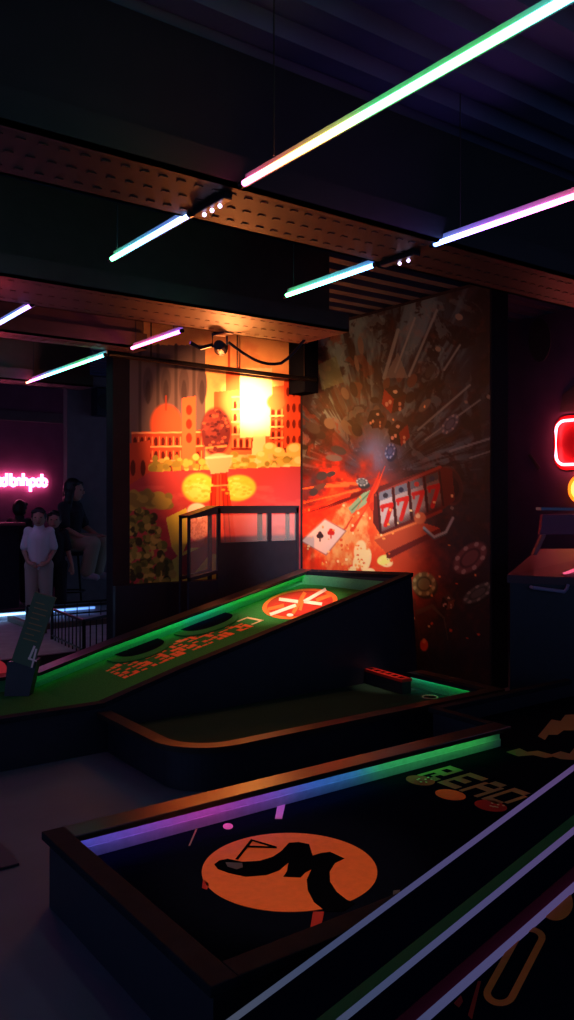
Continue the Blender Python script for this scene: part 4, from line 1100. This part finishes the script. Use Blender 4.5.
person('standing person in a white T-shirt and light trousers, hands together in front', (cp[0], cp[1], 0), -math.atan2(cp[0], cp[1])-.1, 1.42, STAND, M['tee'], M['beige'], 'short')
cp = (on_y(54, 600, 10.36)[0], 10.36, 0)
person('standing person in dark clothes close beside the person in white', (cp[0], cp[1], 0), -math.atan2(cp[0], cp[1]), 1.38, RELAX, M['darkcloth'], M['darkcloth'], 'short')
# seated woman on a bar stool
ws = (on_y(71, 600, 10.72)[0], 10.72, 0)
SIT = dict(head=(-.01,-.03,.905), neck=(0,-.005,.825), chest=(0,.005,.73), pelvis=(0,.03,.545),
    shoL=(.108,.005,.785), shoR=(-.108,.005,.785), elbL=(.135,-.045,.635), elbR=(-.14,-.02,.63), wriL=(.09,-.165,.575), wriR=(-.10,-.145,.565), handL=(.06,-.23,.562), handR=(-.08,-.215,.555),
    hipL=(.055,.015,.53), hipR=(-.055,.015,.53), kneL=(.085,-.215,.525), kneR=(-.08,-.215,.52), ankL=(.075,-.165,.295), ankR=(-.07,-.16,.30), toeL=(.085,-.25,.272), toeR=(-.085,-.245,.277))
SEATZ = .86
person('seated long-haired person in a black top and khaki trousers on a stool', (ws[0], ws[1], 0), -math.atan2(ws[0], ws[1])+1.1, 1.84, SIT, M['darkcloth'], M['khakicloth'], 'long')
t = thing('bar_stool', 'black bar stool under the seated long-haired person', 'stool', (ws[0], ws[1], 0))
w0 = Vector((ws[0], ws[1], 0))
bm = NB(); lathe(bm, [(.02,.79),(.17,.79),(.18,.81),(.17,.83),(.02,.835)], w0); link('seat', bm, M['black'], t)
for a in (.4, 1.97, 3.54, 5.11):
    dv = Vector((math.cos(a), math.sin(a), 0)); bm = NB(); tube(bm, [w0+dv*.13+Vector((0,0,.79)), w0+dv*.21+Vector((0,0,.0))], .014, 8); link('leg', bm, M['steel'], t)
bm = NB(); tube(bm, [w0+Vector((.19*math.cos(k*PI/14), .19*math.sin(k*PI/14), .30)) for k in range(28)], .010, 8, closed=True); link('foot_ring', bm, M['steel'], t)
# person behind the counter
bp = (on_y(20, 512, 12.0)[0], 12.0, 0)
person('dark-haired person standing behind the bar counter', bp, -math.atan2(bp[0], bp[1])+2.6, 1.52, RELAX, M['darkcloth'], M['darkcloth'], 'short')

# speaker on the far wall
sp = on_y(104, 402, 10.86)
t = thing('wall_speaker', 'dark round wall speaker on the far wall', 'speaker', (sp[0], 10.9, sp[2]))
bm = NB(); box(bm, sp[0]-.14, sp[0]+.14, 10.8, 11.0, sp[2]-.2, sp[2]+.2, bev=.02); link('cabinet', bm, M['black'], t)
bm = NB(); prism(bm, [(sp[0]+.11*math.cos(k*PI/12), sp[2]+.11*math.sin(k*PI/12)) for k in range(24)], 'Y', 10.79, 10.80); link('grille', bm, M['speaker'], t)
# black mat at the left
m0 = on_z(18, 864, 0); bm = NB()
box(bm, m0[0]-1.0, m0[0], m0[1]-.02, m0[1]+.72, 0, .012, bev=.004)
mo = tag(link('floor_mat', bm, M['black']), 'black mat lying on the grey floor at the left edge', 'mat')

# ------------------------------------------------------------------ lamps
def spot(name, loc, target, rgb, watts, deg, blend=.6, size=.05):
    l = bpy.data.lights.new(name, 'SPOT'); l.color = rgb; l.energy = watts; l.spot_size = math.radians(deg); l.spot_blend = blend; l.shadow_soft_size = size
    o = bpy.data.objects.new(name, l); COL.objects.link(o); o.location = loc
    o.rotation_euler = (Vector(target)-Vector(loc)).to_track_quat('-Z', 'Y').to_euler()
    return o
spot('spot_beam', LAMP+LAMPD*.03, (4.56, W1Y, 2.50), (1,.50,.17), 4600, 17, 1, .03)
spot('spot_flood', LAMP+LAMPD*.03, (4.45, W1Y, 2.05), (1,.30,.10), 1050, 60, 1, .05)
spot('fill_block', (4.35, 3.7, 2.66), (4.18, 4.42, .24), (1,.55,.4), 160, 12, .8, .04)  # added spot without a fitting, brightens the block's red top
spot('spot_target', (3.85, 5.0, 2.66), (3.93, 5.25, .7), (1,.56,.36), 330, 28, .9, .04)
spot('spot_down', (3.3, 4.98, 2.62), (3.1, 4.75, .5), (1,.30,.10), 38, 62, .8, .05)
spot('spot_mural', (3.35, 4.3, 2.66), (W2X, 6.15, 1.05), (.85,.92,1), 430, 44, 1, .06)
spot('fill_beam_wash', (3.35, 5.30, 2.25), (2.75, 4.55, 2.7), (1,.27,.07), 40, 58, 1, .04)  # added upward spot, no fitting, brightens the second beam
spot('fill_table', (.95, 1.55, 2.68), (1.78, 2.41, .16), (1,.60,.45), 85, 24, .7, .05)  # added out of view to brighten the logo disc
l = bpy.data.lights.new('fill_spill', 'POINT'); l.color = (1,.25,.06); l.energy = 14; l.shadow_soft_size = .04  # added point light, no bulb there, warms the beam undersides
o = bpy.data.objects.new('fill_spill', l); COL.objects.link(o); o.location = (3.35, 5.25, 2.35)
w = bpy.data.worlds.new('night'); S.world = w; w.use_nodes = True
w.node_tree.nodes['Background'].inputs[0].default_value = (.17,.26,.55,1); w.node_tree.nodes['Background'].inputs[1].default_value = .55

# ------------------------------------------------------------------ camera
cam = bpy.data.cameras.new('camera'); co = bpy.data.objects.new('camera', cam); COL.objects.link(co)
co.location = (0,0,EYE); co.rotation_euler = (PI/2, 0, -YAW)
cam.sensor_fit = 'VERTICAL'; cam.sensor_height = 36; cam.lens = F/1020*36
cam.shift_y = (HY-510)/1020; cam.clip_start = .05
S.camera = co
S.view_settings.view_transform = 'Standard'; S.view_settings.look = 'None'; S.view_settings.gamma = 1; S.view_settings.exposure = 0; S.view_settings.use_curve_mapping = False
S.cycles.max_bounces = 6
